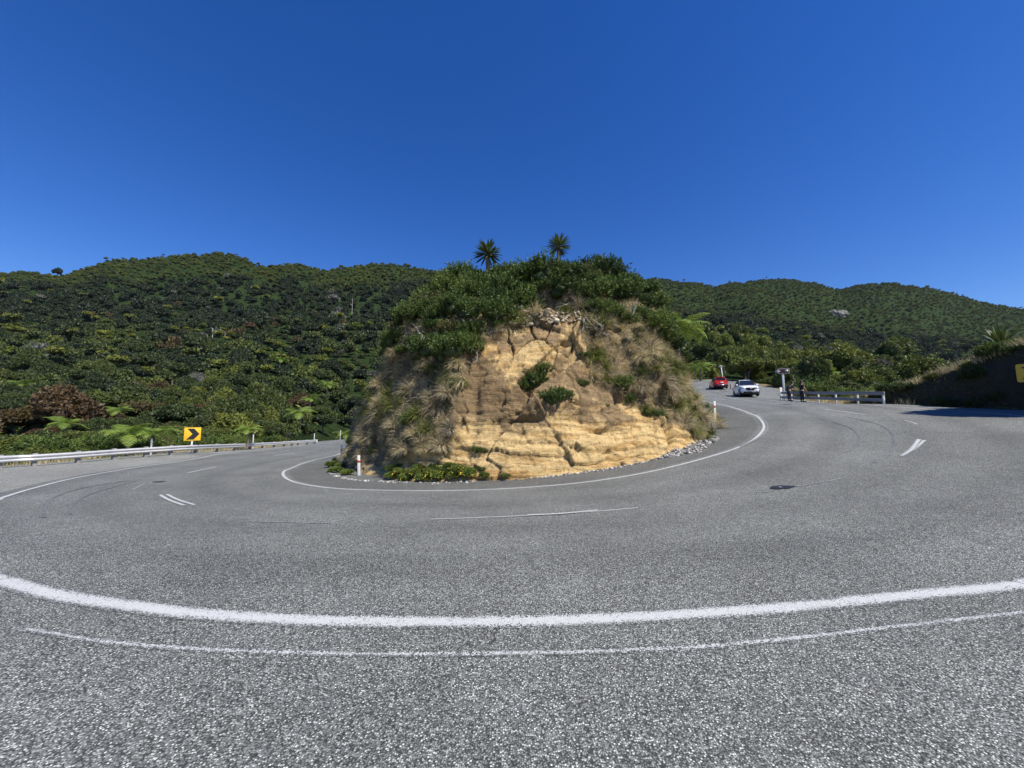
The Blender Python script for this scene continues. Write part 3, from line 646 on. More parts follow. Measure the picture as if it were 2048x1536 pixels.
def trunk_mesh(name, seed, h, r, spread=.5, link=False, m='bark', nb=4):
    g = np.random.default_rng(seed); mb = MB(); top = np.array([g.uniform(-.15, .15)*h, g.uniform(-.15, .15)*h, h*.62])
    pts = [np.array([0, 0, -.6]), np.array([0, 0, h*.1]), top*.5+np.array([g.uniform(-.1, .1), g.uniform(-.1, .1), h*.05]), top]
    mb.tube(pts, [r*1.3, r, r*.8, r*.55], 7)
    for k in range(nb):
        a = k*2*PI/nb+g.uniform(-.5, .5); s = top*g.uniform(.55, .95)
        e = s+np.array([math.cos(a)*spread*h*.6, math.sin(a)*spread*h*.6, h*.28*g.uniform(.5, 1.2)])
        mb.tube([s, (s+e)/2+[0, 0, h*.05], e], [r*.5, r*.35, r*.15], 5)
    return mb.build(name, M[m], link=link)

PH = 1.0
# prototypes: (crown mesh, trunk mesh); unit size about 3 m radius
specs = [('round', .6, 12), ('flat', .5, 12), ('round', .75, 9), ('low', .6, 13), ('cone', .9, 10), ('flat', .38, 14)]
hi = []; mid = []; lo = []
for k, (st_, fl, nl) in enumerate(specs):
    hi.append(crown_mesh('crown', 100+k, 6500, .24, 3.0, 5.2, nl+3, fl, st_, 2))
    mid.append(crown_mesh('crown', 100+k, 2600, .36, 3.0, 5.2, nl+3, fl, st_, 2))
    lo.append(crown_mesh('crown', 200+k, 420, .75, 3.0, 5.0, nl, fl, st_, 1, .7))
trk_m = [trunk_mesh('trunk', 300+k, 4.2, .16) for k in range(3)]

TZ = {}
def tint_class(t):
    return ('dark green' if t < .2 else 'mid green' if t < .5 else 'bright yellow green' if t < .74 else 'reddish brown' if t < .89 else 'grey green')
def place_tree(x, y, z, s, rz, k, tint, lod, zone):
    src = {'hi': hi, 'mid': mid}[lod][k]; cls = tint_class(tint)
    shape = ['rounded', 'flat topped', 'rounded', 'low spreading', 'pointed', 'layered'][k]
    t = thing('bush_tree', f'{cls} {shape} bush tree in the forest {zone}', 'tree', (x, y, z), rz, f'{cls} {shape} bush trees {zone}')
    t.scale = s
    c = bpy.data.objects.new('crown', src.data); C.objects.link(c); c.parent = t; c['tint'] = float(tint)
    b = bpy.data.objects.new('trunk', trk_m[k % 3].data); C.objects.link(b); b.parent = t
    return t, c
# forest points: jittered grid over the hills; the nearest become trees of their own, the rest one wood
g = np.random.default_rng(7)
def scatter(y0, y1, s):
    n = int(s and (y1-y0)/s); rows = []
    for j in range(n):
        y = y0+(j+.5)*s; xw = y*2.0; xx = np.arange(-xw, xw, s); rows.append(np.stack([xx+g.uniform(-.75, .75, len(xx))*s, y+g.uniform(-.75, .75, len(xx))*s], 1))
    return np.vstack(rows)
pts = [(scatter(22, 70, 3.6), .62, 0), (scatter(70, 130, 4.8), .82, 1), (scatter(130, 250, 6.0), 1.0, 2), (scatter(250, 370, 5.8), 1.0, 3), (scatter(370, 735, 4.1), .90, 4)]
allp = []
for q, s, b in pts:
    x, y = q[:, 0], q[:, 1]; z = Hh(x, y); px, _ = proj(np.stack([x, y, z], 1)); gz = G(x, y)
    ok = (px > -330) & (px < 2400) & (y < ridge_Y(px)+4)
    ok &= ~((px > 1000) & (px < 1240) & (y < 400))
    keepoff = inpoly(x, y, road_poly)
    ok &= ~keepoff
    if b < 2:
        ok &= ~((px > 760) & (px < 1330) & (y < 130)) & ~((px > 1840) & (y < 60)) & ~((x > 20) & (y < 36))
        # stay behind the guard rail and outside the road on both sides
        dr = np.full(len(x), 99.)
        for e in Op[::3]: dr = np.minimum(dr, np.hypot(x-e[0], y-e[1]))
        ok &= dr > 2.6
        ok &= (z > gz-3.2)
    allp.append(np.stack([x, y, z, np.full(len(x), s), np.full(len(x), b), px], 1)[ok])
allp = np.vstack(allp)
n = len(allp); x, y, z, s, b, px = allp.T
pos = np.stack([x, y, z*0], 1)
big = fbm(pos/26, 3, 81); med = fbm(pos/9, 2, 83); left = px < 1000
py_t = proj(np.stack([x, y, z+3], 1))[1]
tint = .33+.30*big+.22*med+g.uniform(-.20, .20, n)
# the dark band of taller wood below the bright upper scrub, seen on both ranges
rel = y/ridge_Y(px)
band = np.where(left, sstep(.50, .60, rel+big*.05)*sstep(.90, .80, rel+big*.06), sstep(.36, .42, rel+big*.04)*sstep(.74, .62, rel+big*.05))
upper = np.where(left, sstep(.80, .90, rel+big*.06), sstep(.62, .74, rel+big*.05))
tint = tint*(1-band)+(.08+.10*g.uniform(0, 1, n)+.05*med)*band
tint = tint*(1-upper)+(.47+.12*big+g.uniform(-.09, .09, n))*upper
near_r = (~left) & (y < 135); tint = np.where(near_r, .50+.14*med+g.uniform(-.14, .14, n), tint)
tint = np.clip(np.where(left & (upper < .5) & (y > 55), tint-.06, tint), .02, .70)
rb = left & (y < 330) & (vnoise(pos/13, 91) > .70); tint = np.where(rb, g.uniform(.77, .87, n), tint)
gr = (g.uniform(0, 1, n) < .014) & (rel < .85) & (y > 60); tint = np.where(gr, g.uniform(.90, .98, n), tint)
sx = s*np.clip(np.exp(g.normal(0, .26, n)), .6, 1.75)*(1-.34*upper); sz = sx*g.uniform(.85, 1.45, n)*(1-.2*upper)
emer = (g.uniform(0, 1, n) < np.where(y > 120, .07, 0)) & (rel < .93); sx = np.where(emer, sx*1.5, sx); sz = np.where(emer, sz*1.7, sz); tint = np.where(emer & (tint < .7), tint*.6, tint)
rdg = (rel > .975) & (g.uniform(0, 1, n) < .10); sz = np.where(rdg, sz*1.4, sz); tint = np.where(rdg, .08, tint)
kind_i = g.integers(0, 6, n); kind_i = np.where(upper > .5, g.choice([0, 3, 3, 2], n), kind_i); kind_i = np.where(rdg, 0, kind_i); rz = g.uniform(0, 2*PI, n)
# shorter shrubs right at the verge
edge = (y < 60); sz = np.where(edge, sz*(.55+.45*sstep(26, 60, y)), sz)
z = z-.5*sz-np.where(emer | rdg, 1.3*sz, 0)
size = sx/y*np.where((px > -60) & (px < 2110), 1, .2)*np.where((px > 800) & (px < 1380), .2, 1); order = np.argsort(-size); own = np.zeros(n, bool); own[order[:285]] = True
own_objs = []
for i in np.where(own)[0]:
    zone = 'behind the left guardrail' if left[i] and y[i] < 48 else 'on the lower left slope' if left[i] else 'behind the right barrier' if px[i] > 1540 else 'beyond the parked cars'
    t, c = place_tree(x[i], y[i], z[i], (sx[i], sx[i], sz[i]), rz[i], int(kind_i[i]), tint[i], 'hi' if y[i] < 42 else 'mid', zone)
    own_objs.append(t)
# the six far crown shapes stand as real trees on the slope; the wood repeats them
protos = []
for k in range(6):
    xk, yk = [(-60, 118), (-84, 131), (-40, 125), (62, 96), (74, 104), (-100, 140)][k]
    t = thing('bush_tree', f"small {['rounded', 'broad', 'domed', 'low', 'pointed', 'layered'][k]} green tree {'on the middle left slope' if xk < 0 else 'on the near right spur'}", 'tree', (xk, yk, float(Hh(xk, yk))-.5), k, 'small sparse trees on the slopes')
    c = lo[k]; C.objects.link(c); c.parent = t; c['tint'] = .3+.05*k; protos.append(c)
    bo = bpy.data.objects.new('trunk', trk_m[k % 3].data); C.objects.link(bo); bo.parent = t

def wood(name, P, S, RZ, K, T, label, protos_, rxy=None):
    me = bpy.data.meshes.new(name); me.vertices.add(len(P)); me.vertices.foreach_set('co', np.asarray(P, np.float32).ravel())
    a = me.attributes.new('size', 'FLOAT_VECTOR', 'POINT'); a.data.foreach_set('vector', np.asarray(S, np.float32).ravel())
    rot = np.zeros((len(P), 3), np.float32); rot[:, 2] = RZ
    if rxy is not None: rot[:, :2] = rxy
    a = me.attributes.new('turn', 'FLOAT_VECTOR', 'POINT'); a.data.foreach_set('vector', rot.ravel())
    a = me.attributes.new('pick', 'INT', 'POINT'); a.data.foreach_set('value', np.asarray(K, np.int32))
    a = me.attributes.new('tint', 'FLOAT', 'POINT'); a.data.foreach_set('value', np.asarray(T, np.float32))
    o = bpy.data.objects.new(name, me); C.objects.link(o)
    ng = bpy.data.node_groups.new(name, 'GeometryNodeTree'); ng.interface.new_socket('Geometry', in_out='INPUT', socket_type='NodeSocketGeometry'); ng.interface.new_socket('Geometry', in_out='OUTPUT', socket_type='NodeSocketGeometry')
    N = ng.nodes; gi = N.new('NodeGroupInput'); go = N.new('NodeGroupOutput'); ip = N.new('GeometryNodeInstanceOnPoints'); jn = N.new('GeometryNodeJoinGeometry')
    for p in protos_:
        oi = N.new('GeometryNodeObjectInfo'); oi.transform_space = 'ORIGINAL'; oi.inputs['Object'].default_value = p; oi.inputs['As Instance'].default_value = True
        ng.links.new(oi.outputs['Geometry'], jn.inputs[0])
    def attr(nm, ty):
        q = N.new('GeometryNodeInputNamedAttribute'); q.data_type = ty; q.inputs['Name'].default_value = nm; return q.outputs['Attribute']
    m2p = N.new('GeometryNodeMeshToPoints'); ng.links.new(gi.outputs[0], m2p.inputs[0]); ng.links.new(m2p.outputs[0], ip.inputs['Points'])
    ng.links.new(jn.outputs[0], ip.inputs['Instance']); ip.inputs['Pick Instance'].default_value = True
    ng.links.new(attr('pick', 'INT'), ip.inputs['Instance Index']); ng.links.new(attr('turn', 'FLOAT_VECTOR'), ip.inputs['Rotation']); ng.links.new(attr('size', 'FLOAT_VECTOR'), ip.inputs['Scale'])
    ng.links.new(ip.outputs[0], go.inputs[0])
    md = o.modifiers.new('instances', 'NODES'); md.node_group = ng
    return tag(o, label, 'forest', None, 'stuff')
r_ = ~own
starf = [blades_mesh('crown', 490+k, 17, 2.6, .62, 1.5, PI, .8, m='leaf', base=.05) for k in range(2)]
for k in range(2):
    xk, yk = [(-52, 96), (66, 88)][k]; t = thing('tree_fern', ['small tree fern with a star of fronds on the middle left slope', 'small tree fern with a star of fronds on the near right spur'][k], 'tree fern', (xk, yk, float(Hh(xk, yk))))
    c = starf[k]; C.objects.link(c); c.parent = t; c.location = (0, 0, 3.2); c['tint'] = .62; protos.append(c); bo = bpy.data.objects.new('trunk', trk_m[k].data); C.objects.link(bo); bo.parent = t
isf = (~own) & (g.uniform(0, 1, n) < np.where(rel < .6, .10, .03)) & (vnoise(pos/20, 97) > -.3); kind_i = np.where(isf, g.integers(6, 8, n), kind_i); z = np.where(isf, z+3.4*sx, z); tint = np.where(isf, g.uniform(.45, .70, n), tint); sz = np.where(isf, sx*g.uniform(.7, 1.0, n), sz)
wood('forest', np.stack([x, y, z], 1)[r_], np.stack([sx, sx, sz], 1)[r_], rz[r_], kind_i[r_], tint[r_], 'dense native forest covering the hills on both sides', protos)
print('forest', n, 'own', own.sum())

# ------------------------------------------------------------------ the cut bank on the right, its shade deepened by near-black soil colour
bf = spline([(23.9, 27.5, 0), (23.7, 24, 0), (23.9, 20, 0), (23.9, 15, 0), (24.3, 9, 0), (24.5, 3, 0), (22.5, -6, 0), (18, -14, 0)], 150)
bh = np.interp(bf[:, 1], [-14, 3, 9, 12, 15, 18, 20, 24, 27.5], [8, 8, 7, 5.6, 4.4, 3.2, 2.3, 1.0, .1])
nrm = np.gradient(bf[:, :2], axis=0); nrm /= np.linalg.norm(nrm, axis=1)[:, None]; nrm = np.stack([-nrm[:, 1], nrm[:, 0]], 1)
bt = np.linspace(0, 1, 60); bd = np.interp(bt, [0, .6, .8, 1], [-.3, 1.5, 9, 22]); bk = np.interp(bd, [-.3, 0, .3, .7, 1.1, 1.7, 9, 22], [-.1, 0, .45, .86, .97, 1.02, .9, .7])
BQ = bf[:, None, :2]+nrm[:, None]*bd[None, :, None]*(.35+.65*np.minimum(bh/6, 1))[:, None, None]
BZ = G(BQ[..., 0], BQ[..., 1])*.6+G(bf[:, 0], bf[:, 1])[:, None]*.4+bh[:, None]*bk[None]
BP = np.concatenate([BQ, BZ[..., None]], -1); nb_ = fbm(BP*.6, 4, 101)*.45+fbm(BP*2.4, 3, 102)*.12
BP[..., 2] += nb_*sstep(.02, .1, bt)[None]; BP[..., 0] += nb_*.6*sstep(.02, .1, bt)[None]
M['bank'] = mat('bank_soil_painted_shade', (.035, .030, .020), .95)  # soil colour darkened to stand in for shade on the bank
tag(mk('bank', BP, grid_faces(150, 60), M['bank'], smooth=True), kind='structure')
bbvh = BVHTree.FromPolygons([tuple(v) for v in BP.reshape(-1, 3)], grid_faces(150, 60).tolist())
def drop(b, x, y, z0=40):
    r = b.ray_cast(Vector((x, y, z0)), Vector((0, 0, -1))); return None if r[0] is None else np.array(r[0])

# ------------------------------------------------------------------ plants on the outcrop
def shrub_mesh(name, seed, nshoot=230, nl=26, R_=.95, H_=1.25):
    g = np.random.default_rng(seed); nb = 7; V = []; F = []; A_ = []; n0 = 0
    a = g.uniform(0, 2*PI, nshoot); r = np.sqrt(g.uniform(0, 1, nshoot))*.80; lump = fbm(np.stack([np.cos(a)*r*2.2, np.sin(a)*r*2.2, r*0+seed], 1), 2, seed)
    o = np.stack([np.cos(a)*r*R_, np.sin(a)*r*R_, H_*(.30+.50*np.sqrt(1-r*r)*(1+.55*lump))*g.uniform(.55, 1, nshoot)], 1)
    d = norm(np.stack([o[:, 0], o[:, 1], np.abs(o[:, 2])*.9+.25], 1)+rnd_unit(nshoot, g)*.38); L = g.uniform(.22, .52, nshoot)
    tone = np.clip(.5+.5*lump+g.uniform(-.25, .25, nshoot), 0, 1)
    f = g.uniform(0, 1, (nshoot, nl)); Pc = o[:, None]+d[:, None]*(L[:, None]*f)[..., None]
    D = norm(np.repeat(d[:, None], nl, 1)*.75+rnd_unit(nshoot*nl, g).reshape(nshoot, nl, 3)*.8)
    V1, F1 = leaves(Pc.reshape(-1, 3), D.reshape(-1, 3), (.13*(1.15-.5*f)).ravel()*g.uniform(.7, 1.3, nshoot*nl), .042, g, .1)
    V.append(V1); F4 = F1; A_.append(np.repeat(np.clip(np.repeat(tone, nl)*.75+.30*f.ravel()+g.uniform(-.15, .15, nshoot*nl), 0, 1), 4)); n0 = len(V1)
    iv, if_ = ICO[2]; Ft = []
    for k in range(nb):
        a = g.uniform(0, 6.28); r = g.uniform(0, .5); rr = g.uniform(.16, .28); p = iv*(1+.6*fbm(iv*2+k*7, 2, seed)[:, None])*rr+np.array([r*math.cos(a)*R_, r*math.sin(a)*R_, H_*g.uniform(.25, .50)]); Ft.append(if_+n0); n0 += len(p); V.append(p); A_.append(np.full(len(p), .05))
    return mk(name, np.vstack(V), [F4, np.vstack(Ft)], M['shrub'], attrs={'leaf': np.concatenate(A_)}, link=False)
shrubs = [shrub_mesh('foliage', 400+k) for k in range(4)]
stems = [trunk_mesh('stems', 420+k, .9, .03, .8, nb=5) for k in range(2)]
tuss = [blades_mesh('blades', 440, 300, 1.05, .022, 1.9, 1.3, .9), blades_mesh('blades', 441, 260, .75, .020, 1.6, 1.5, .95), blades_mesh('blades', 442, 240, 1.0, .024, 1.5, 1.6, 1.0)]
def inst(name, label, cat, group, loc, rz, scale, parts):
    t = thing(name, label, cat, loc, rz, group); t.scale = scale if hasattr(scale, '__len__') else (scale,)*3
    for nm, me, tint in parts:
        c = bpy.data.objects.new(nm, me); C.objects.link(c); c.parent = t
        if tint is not None: c['tint'] = float(tint)
    return t
g = np.random.default_rng(31)
def rock_points(mask, space, seed):
    gg = np.random.default_rng(seed); idx = np.argwhere(mask); gg.shuffle(idx); idx = idx[:26000]; out = []; cell = {}
    for i, j in idx:
        p = Pm[i, j]; k = tuple((p/space).astype(int)); bad = False
        for a in (-1, 0, 1):
            for b_ in (-1, 0, 1):
                for c_ in (-1, 0, 1):
                    for q in cell.get((k[0]+a, k[1]+b_, k[2]+c_), ()):
                        if ((q-p)**2).sum() < space*space: bad = True; break
                if bad: break
            if bad: break
        if not bad: cell.setdefault(k, []).append(p); out.append((i, j))
    return out
low_px = [(740, 690, 20), (790, 705, 18.5), (850, 735, 17), (905, 735, 16), (950, 690, 15.8), (990, 648, 15.6), (1030, 612, 16.2), (1050, 594, 17), (1100, 585, 17.3), (1150, 597, 17), (1180, 612, 16.4), (1240, 640, 16.3), (1290, 672, 17), (1330, 700, 18.5), (1390, 720, 21)]
lw_ = np.array([at(*q) for q in low_px]); lim = np.interp(Pm[..., 0], lw_[:, 0], lw_[:, 2])
front = (Pm[..., 1] < CY+1)
shrub_mask = free & (np.where(front, Pm[..., 2] > lim+fbm(Pm*.9, 2, 65)*.35, HH > .45)) & (HH > .2) & (HH < .999) & (Pm[..., 1] < CY+5)
ns = 0
for i, j in rock_points(shrub_mask, 1.02, 1):
    p = Pm[i, j]; n_ = Nm[i, j]; sc = g.uniform(.75, 1.2)*(1.0 if n_[2] > .5 else .85); base = p-n_*.15-np.array([0, 0, .25*sc])
    px, py = proj(p); high = n_[2] > .62 or not front[i, j]
    tint = np.clip(.28+.35*fbm(p*.8, 2, 66)+g.uniform(-.15, .2), 0, .7)
    if g.uniform() < .07: tint = .88
    where = ('on the hidden back slope of the outcrop crest' if p[1] > CY-.5 else 'on the left part of the outcrop crest' if p[0] < -2.6 else 'on the outcrop crest around the two cabbage trees' if p[0] < 2.6 else 'on the right part of the outcrop crest') if high else 'on the left shoulder of the rock outcrop' if p[0] < .2 else 'on the right shoulder of the rock outcrop'
    cls = 'dark green' if tint < .3 else 'green' if tint < .62 else 'yellowish dry'
    inst('shrub', f'{cls} small leaved shrub {where}', 'shrub', f'{cls} shrubs {where}', base, g.uniform(0, 6.28), (sc, sc, sc*g.uniform(.8, 1.15)), [('foliage', shrubs[int(g.integers(0, 4))].data, tint), ('stems', stems[ns % 2].data, None)]); ns += 1
print('shrubs', ns)
fm_ = (rkm < .3) & front & ~shrub_mask & (HH > .08) & (HH < .75)
for k, (i, j) in enumerate(rock_points(fm_, 1.55, 5)):
    if g.uniform() < .15: continue
    p = Pm[i, j]; n_ = Nm[i, j]; sc = g.uniform(.28, .60); sd_ = 'left' if p[0] < .5 else 'right'; ti = g.uniform(.2, .95)
    inst('shrub', f"small {'green' if ti < .75 else 'olive brown'} bush among the dry grass on the {sd_} flank of the outcrop", 'shrub', f"small {'green' if ti < .75 else 'olive brown'} bushes on the {sd_} flank", p-n_*.1-np.array([0, 0, .35*sc]), g.uniform(0, 6.28), sc, [('foliage', shrubs[k % 4].data, ti), ('stems', stems[k % 2].data, None)])
for k, (a, b_, Y) in enumerate([(905, 552, 19.3), (935, 544, 19.6), (960, 541, 20.1), (992, 534, 19.8), (1018, 526, 19.6), (1048, 524, 20), (1082, 521, 20.2)]):
    p = at(a, b_, Y); sc = g.uniform(.95, 1.2); inst('shrub', 'green bushy shrub on the skyline left of the right hand cabbage tree', 'shrub', 'skyline shrubs by the cabbage trees', p-[0, 0, 1.42*sc], k, sc, [('foliage', shrubs[k % 4].data, g.uniform(.2, .6)), ('stems', stems[k % 2].data, None)])
# hanging tussocks on the non-rock parts of both flanks
px_, py_ = proj(Pm)
tmask = free & (rkm < .3) & front & ~shrub_mask & (HH > .03) & (HH < .8)
nt_ = 0
for i, j in rock_points(tmask, .62, 2):
    p = Pm[i, j]; n_ = Nm[i, j]; az = math.atan2(n_[1], n_[0])+PI/2; r = g.uniform()
    lf = p[0] < .5; k = 0 if r < .34 else 1 if r < .62 else 2; tint = g.uniform(.0, .65) if g.uniform() < .6 else g.uniform(.75, 1)
    if p[2] < 1.2 and lf: k, tint = 1, g.uniform(.2, .5)
    side = ('low ' if p[2] < 2.2+.25*max(p[0], 0)*.4 else 'middle of the ' if p[2] < 4.6 else 'top of the ')+('left flank' if lf else 'right flank'); side = side.replace('low ', 'foot of the '); cls = 'dry brown' if tint < .6 else 'green'
    inst('tussock', f'{cls} grass tussock hanging on the {side} of the outcrop', 'grass tussock', f'{cls} tussocks on the {side}', p-n_*.08, az+g.uniform(-.8, .8), g.uniform(.42, .95), [('blades', tuss[k].data, tint)]); nt_ += 1
print('tussocks', nt_)
# fine dry grass between them: one mat of short blades
def grass_mat(name, Pb, Nb, L, W, seed, label, tintf, droop=.9, lift=.7, seg=2, m='grass'):
    g = np.random.default_rng(seed); n = len(Pb); d = norm(Nb*.6+np.array([0, 0, lift])+rnd_unit(n, g)*.55); p = Pb-Nb*.03
    ln = L*g.uniform(.4, 1.3, n); side = norm(np.cross(d, rnd_unit(n, g))); rows = []
    for k in range(seg+1):
        f = k/seg; wd = (W*(1-f)**.7*.5*g.uniform(.8, 1.2, n))[:, None]; rows.append(np.stack([p-side*wd, p+side*wd], 1)); p = p+d*(ln/seg)[:, None]; d = norm(d+np.array([0, 0, -droop/seg]))
    V = np.stack(rows, 1).reshape(n, (seg+1)*2, 3); o = np.arange(n)[:, None, None]*(seg+1)*2
    F = (o+np.array([[2*k, 2*k+1, 2*k+3, 2*k+2] for k in range(seg)])[None]).reshape(-1, 4)
    o = mk(name, V, F, M[m], attrs={'leaf': np.repeat(np.clip(g.normal(.5, .28, n), 0, 1), (seg+1)*2)}); o['tint'] = tintf
    return tag(o, label, 'grass', None, 'stuff')
idx = np.argwhere(free & (rkm < .5) & (Pm[..., 1] < CY+4) & (HH > .02) & (HH < .85)); sel = idx[g.integers(0, len(idx), 27000)]; sel = sel[fbm(Pm[sel[:, 0], sel[:, 1]]*1.3, 2, 69) > -.38]
jit = rnd_unit(len(sel), g)*.04
grass_mat('dry_grass', Pm[sel[:, 0], sel[:, 1]]+jit, Nm[sel[:, 0], sel[:, 1]], .36, .016, 5, 'dry pale grass covering the flanks of the rock outcrop', .42, 1.5, .35, 3)
sel = idx[g.integers(0, len(idx), 12000)]; keep = fbm(Pm[sel[:, 0], sel[:, 1]]*.9, 2, 68) > .05; sel = sel[keep]
grass_mat('green_grass', Pm[sel[:, 0], sel[:, 1]], Nm[sel[:, 0], sel[:, 1]], .32, .02, 6, 'patches of green grass among the dry grass of the outcrop', .9, 1.2, .5, 3)

# bushes standing out on the face, the weeds with yellow flowers and the spiky flax
def daisy_mesh(seed, n, rad, h, link=False, sz=.035):
    g = np.random.default_rng(seed); mb = MB()
    for k in range(n):
        a = g.uniform(0, 2*PI); r = rad*math.sqrt(g.uniform()); c = np.array([r*math.cos(a), r*math.sin(a), h*(1-.5*(r/rad)**2)*g.uniform(.75, 1.15)])
        d = norm(np.array([[g.uniform(-.6, .6), g.uniform(-1, .2), 1.]]))[0]; u = norm(np.cross(d, [1, 0, 0.2])[None])[0]; v = np.cross(d, u); q = sz*g.uniform(.7, 1.2)
        ring = [c+(u*math.cos(t)+v*math.sin(t))*q*(1 if i % 2 else .55) for i, t in enumerate(np.arange(8)*PI/4)]
        mb.add(np.array(ring+[c+d*q*.3]), [[i, (i+1) % 8, 8] for i in range(8)])
    return mb.build('flowers', M['petal'], link=link)
weeds = [crown_mesh('foliage', 460+k, 1500, .085, .42, .42, 8, .9, 'low', 1, .4, matn='shrub') for k in range(2)]
flw = [daisy_mesh(470, 60, .38, .37, sz=.026), daisy_mesh(471, 12, .34, .34)]
wp = [(662, 935), (672, 945), (684, 935), (676, 925), (690, 950), (785, 958), (800, 950), (815, 960), (832, 952), (848, 962), (862, 955), (878, 960), (893, 950), (908, 958), (922, 950), (935, 955), (790, 945), (840, 944), (870, 944), (905, 942), (962, 940), (970, 955), (1010, 955)]
for k, (a, b_) in enumerate(wp):
    h = on_rock(a, b_); p = h[0] if h is not None and h[0][1] < 22 else hit(a, b_)
    if a < 700: p = hit(a, b_)
    s_ = .85 if k < 20 else .5
    inst('flowering_weed', 'green weed clump with small yellow flowers at the '+('left tip of the verge' if a < 700 else 'foot of the outcrop' if a < 940 else 'foot of the bare rock face'), 'weed', 'yellow flowering weeds '+('at the left tip' if a < 700 else 'at the outcrop foot' if a < 940 else 'below the rock face'),
         p-[0, 0, .06], g.uniform(0, 6), (s_*g.uniform(.8, 1.2), s_, s_*g.uniform(.8, 1.1)), [('foliage', weeds[k % 2].data, g.uniform(.45, .75)), ('flowers', flw[1 if a < 700 or a > 950 else 0].data, None)])
for a, b_, s_, lab in [(1068, 768, .62, 'bushy dark green shrub in the middle of the bare rock face'), (1052, 782, .45, 'small dark shrub at the left edge of the middle rock face shrub'), (1088, 745, .42, 'olive shrub growing at the top of the middle rock face clump'), (1105, 800, .55, 'green shrub lower right of the middle rock face clump'),
                       (1127, 792, .42, 'small leafy shrub to the right of the rock face clump'), (1166, 768, .28, 'tiny green bush on the face right of the upper sandstone block'), (1256, 802, .40, 'dark green bush above the lower right sandstone beds'), (1170, 716, .25, 'small tuft of leaves beside the upper sandstone block'),
                       (1186, 622, .6, 'bright green bush on the right of the stone rubble'), (728, 805, .5, 'dark bush on the left flank high above the marker posts'), (958, 905, .3, 'small weed bush in the gully at the foot of the rock'), (1330, 650, .75, 'dark shrub under the tree fern on the right shoulder'), (880, 640, .8, 'tall dark shrub jutting from the left shoulder'), (905, 690, .65, 'dark shrub hanging over the left end of the sandstone')]:
    h = on_rock(a, b_)
    if h is None: continue
    inst('shrub', lab, 'shrub', None, h[0]-h[1]*.1-np.array([0, 0, .4*s_]), a, (s_, s_, s_), [('foliage', shrubs[a % 4].data, .3 if 'olive' not in lab else .7), ('stems', stems[0].data, None)])
for a, b_, s_, lab in [(748, 806, .55, 'yellow flowering gorse bush on the left flank'), (705, 862, .5, 'yellow flowering gorse at the left outline of the outcrop'), (862, 800, .35, 'small yellow speckled weed beneath the hanging tussock'), (820, 880, .4, 'yellow speckled weed low on the left flank'), (1295, 700, .4, 'yellow speckled weed high on the right flank'), (1215, 810, .3, 'yellow speckled weed beside the lower bush')]:
    h = on_rock(a, b_)
    if h is None: continue
    inst('flowering_weed', lab, 'weed', None, h[0]-h[1]*.05-np.array([0, 0, .1]), a, s_*1.3, [('foliage', weeds[a % 2].data, .6), ('flowers', flw[0].data, None)])
flax = blades_mesh('blades', 480, 46, .85, .06, .5, PI, 1.0, m='cabbage', base=.05)
h = on_rock(1282, 748); inst('flax', 'spiky dark green flax plant on the right flank of the outcrop', 'flax', None, h[0], 0, .9, [('blades', flax.data, .2)])
for k, (a, b_, s_) in enumerate([(1412, 850, .7), (1420, 832, .8), (1434, 845, .7), (1441, 858, .6), (1425, 868, .7), (1405, 872, .6), (1437, 836, .6), (1430, 822, .7), (1418, 815, .8), (1443, 850, .5), (1415, 880, .5), (1402, 840, 1.), (1396, 858, .9)]):
    p = hit(a, b_); inst('tussock', 'yellow green grass tuft around the right marker post', 'grass tussock', 'grass tufts by the right marker post', p-[0, 0, .03], a, s_, [('blades', tuss[2].data, .9 if k % 3 else .55)])

# bare crooked branches round the hollow and on the shoulders
def branch(a, b_, seed, L, label):
    h = on_rock(a, b_)
    if h is None: return
    g = np.random.default_rng(seed); mb = MB()
    def grow(p, d, l, r, dep):
        pts = [p]; 
        for k in range(6): d = norm((d+rnd_unit(1, g)[0]*.38)[None])[0]; p = p+d*l/6; pts.append(p)
        mb.tube(pts, np.linspace(r, r*.35, 7), 5)
        if dep:
            for k in (2, 4, 5): grow(pts[k], norm((d+rnd_unit(1, g)[0]*.9)[None])[0], l*.55, r*.5, dep-1)
    grow(np.zeros(3), norm((h[1]*.7+rnd_unit(1, g)[0]*.8)[None])[0], L, .022, 2)
    o = mb.build('bare_branch', M['dead'], smooth=True); o.location = h[0]; tag(o, label, 'branch')
for k, (a, b_, L, lab) in enumerate([(1060, 600, .9, 'pale bare branches left of the dark hollow'), (1068, 575, .8, 'bare twigs above the left side of the hollow'), (1110, 575, 1.0, 'bleached branch arching over the hollow'), (1140, 605, .8, 'bare branch at the right end of the hollow'), (1165, 640, 1.2, 'long dry branches sloping below the hollow on the right'), (1190, 670, 1.1, 'dead branches on the flank right of the sandstone'),
                                  (980, 665, 1.0, 'crooked grey branch left of the upper sandstone'), (955, 700, .8, 'bare twigs over the left edge of the sandstone'), (815, 670, 1.0, 'pale bare branch sticking out of the left shoulder'), (860, 690, .9, 'dry branch under the left shoulder shrubs'), (785, 690, .8, 'bare twigs at the left outline of the outcrop'), (1250, 650, 1.0, 'dry stems in the middle of the right flank')]):
    branch(a, b_, 600+k, L, lab)

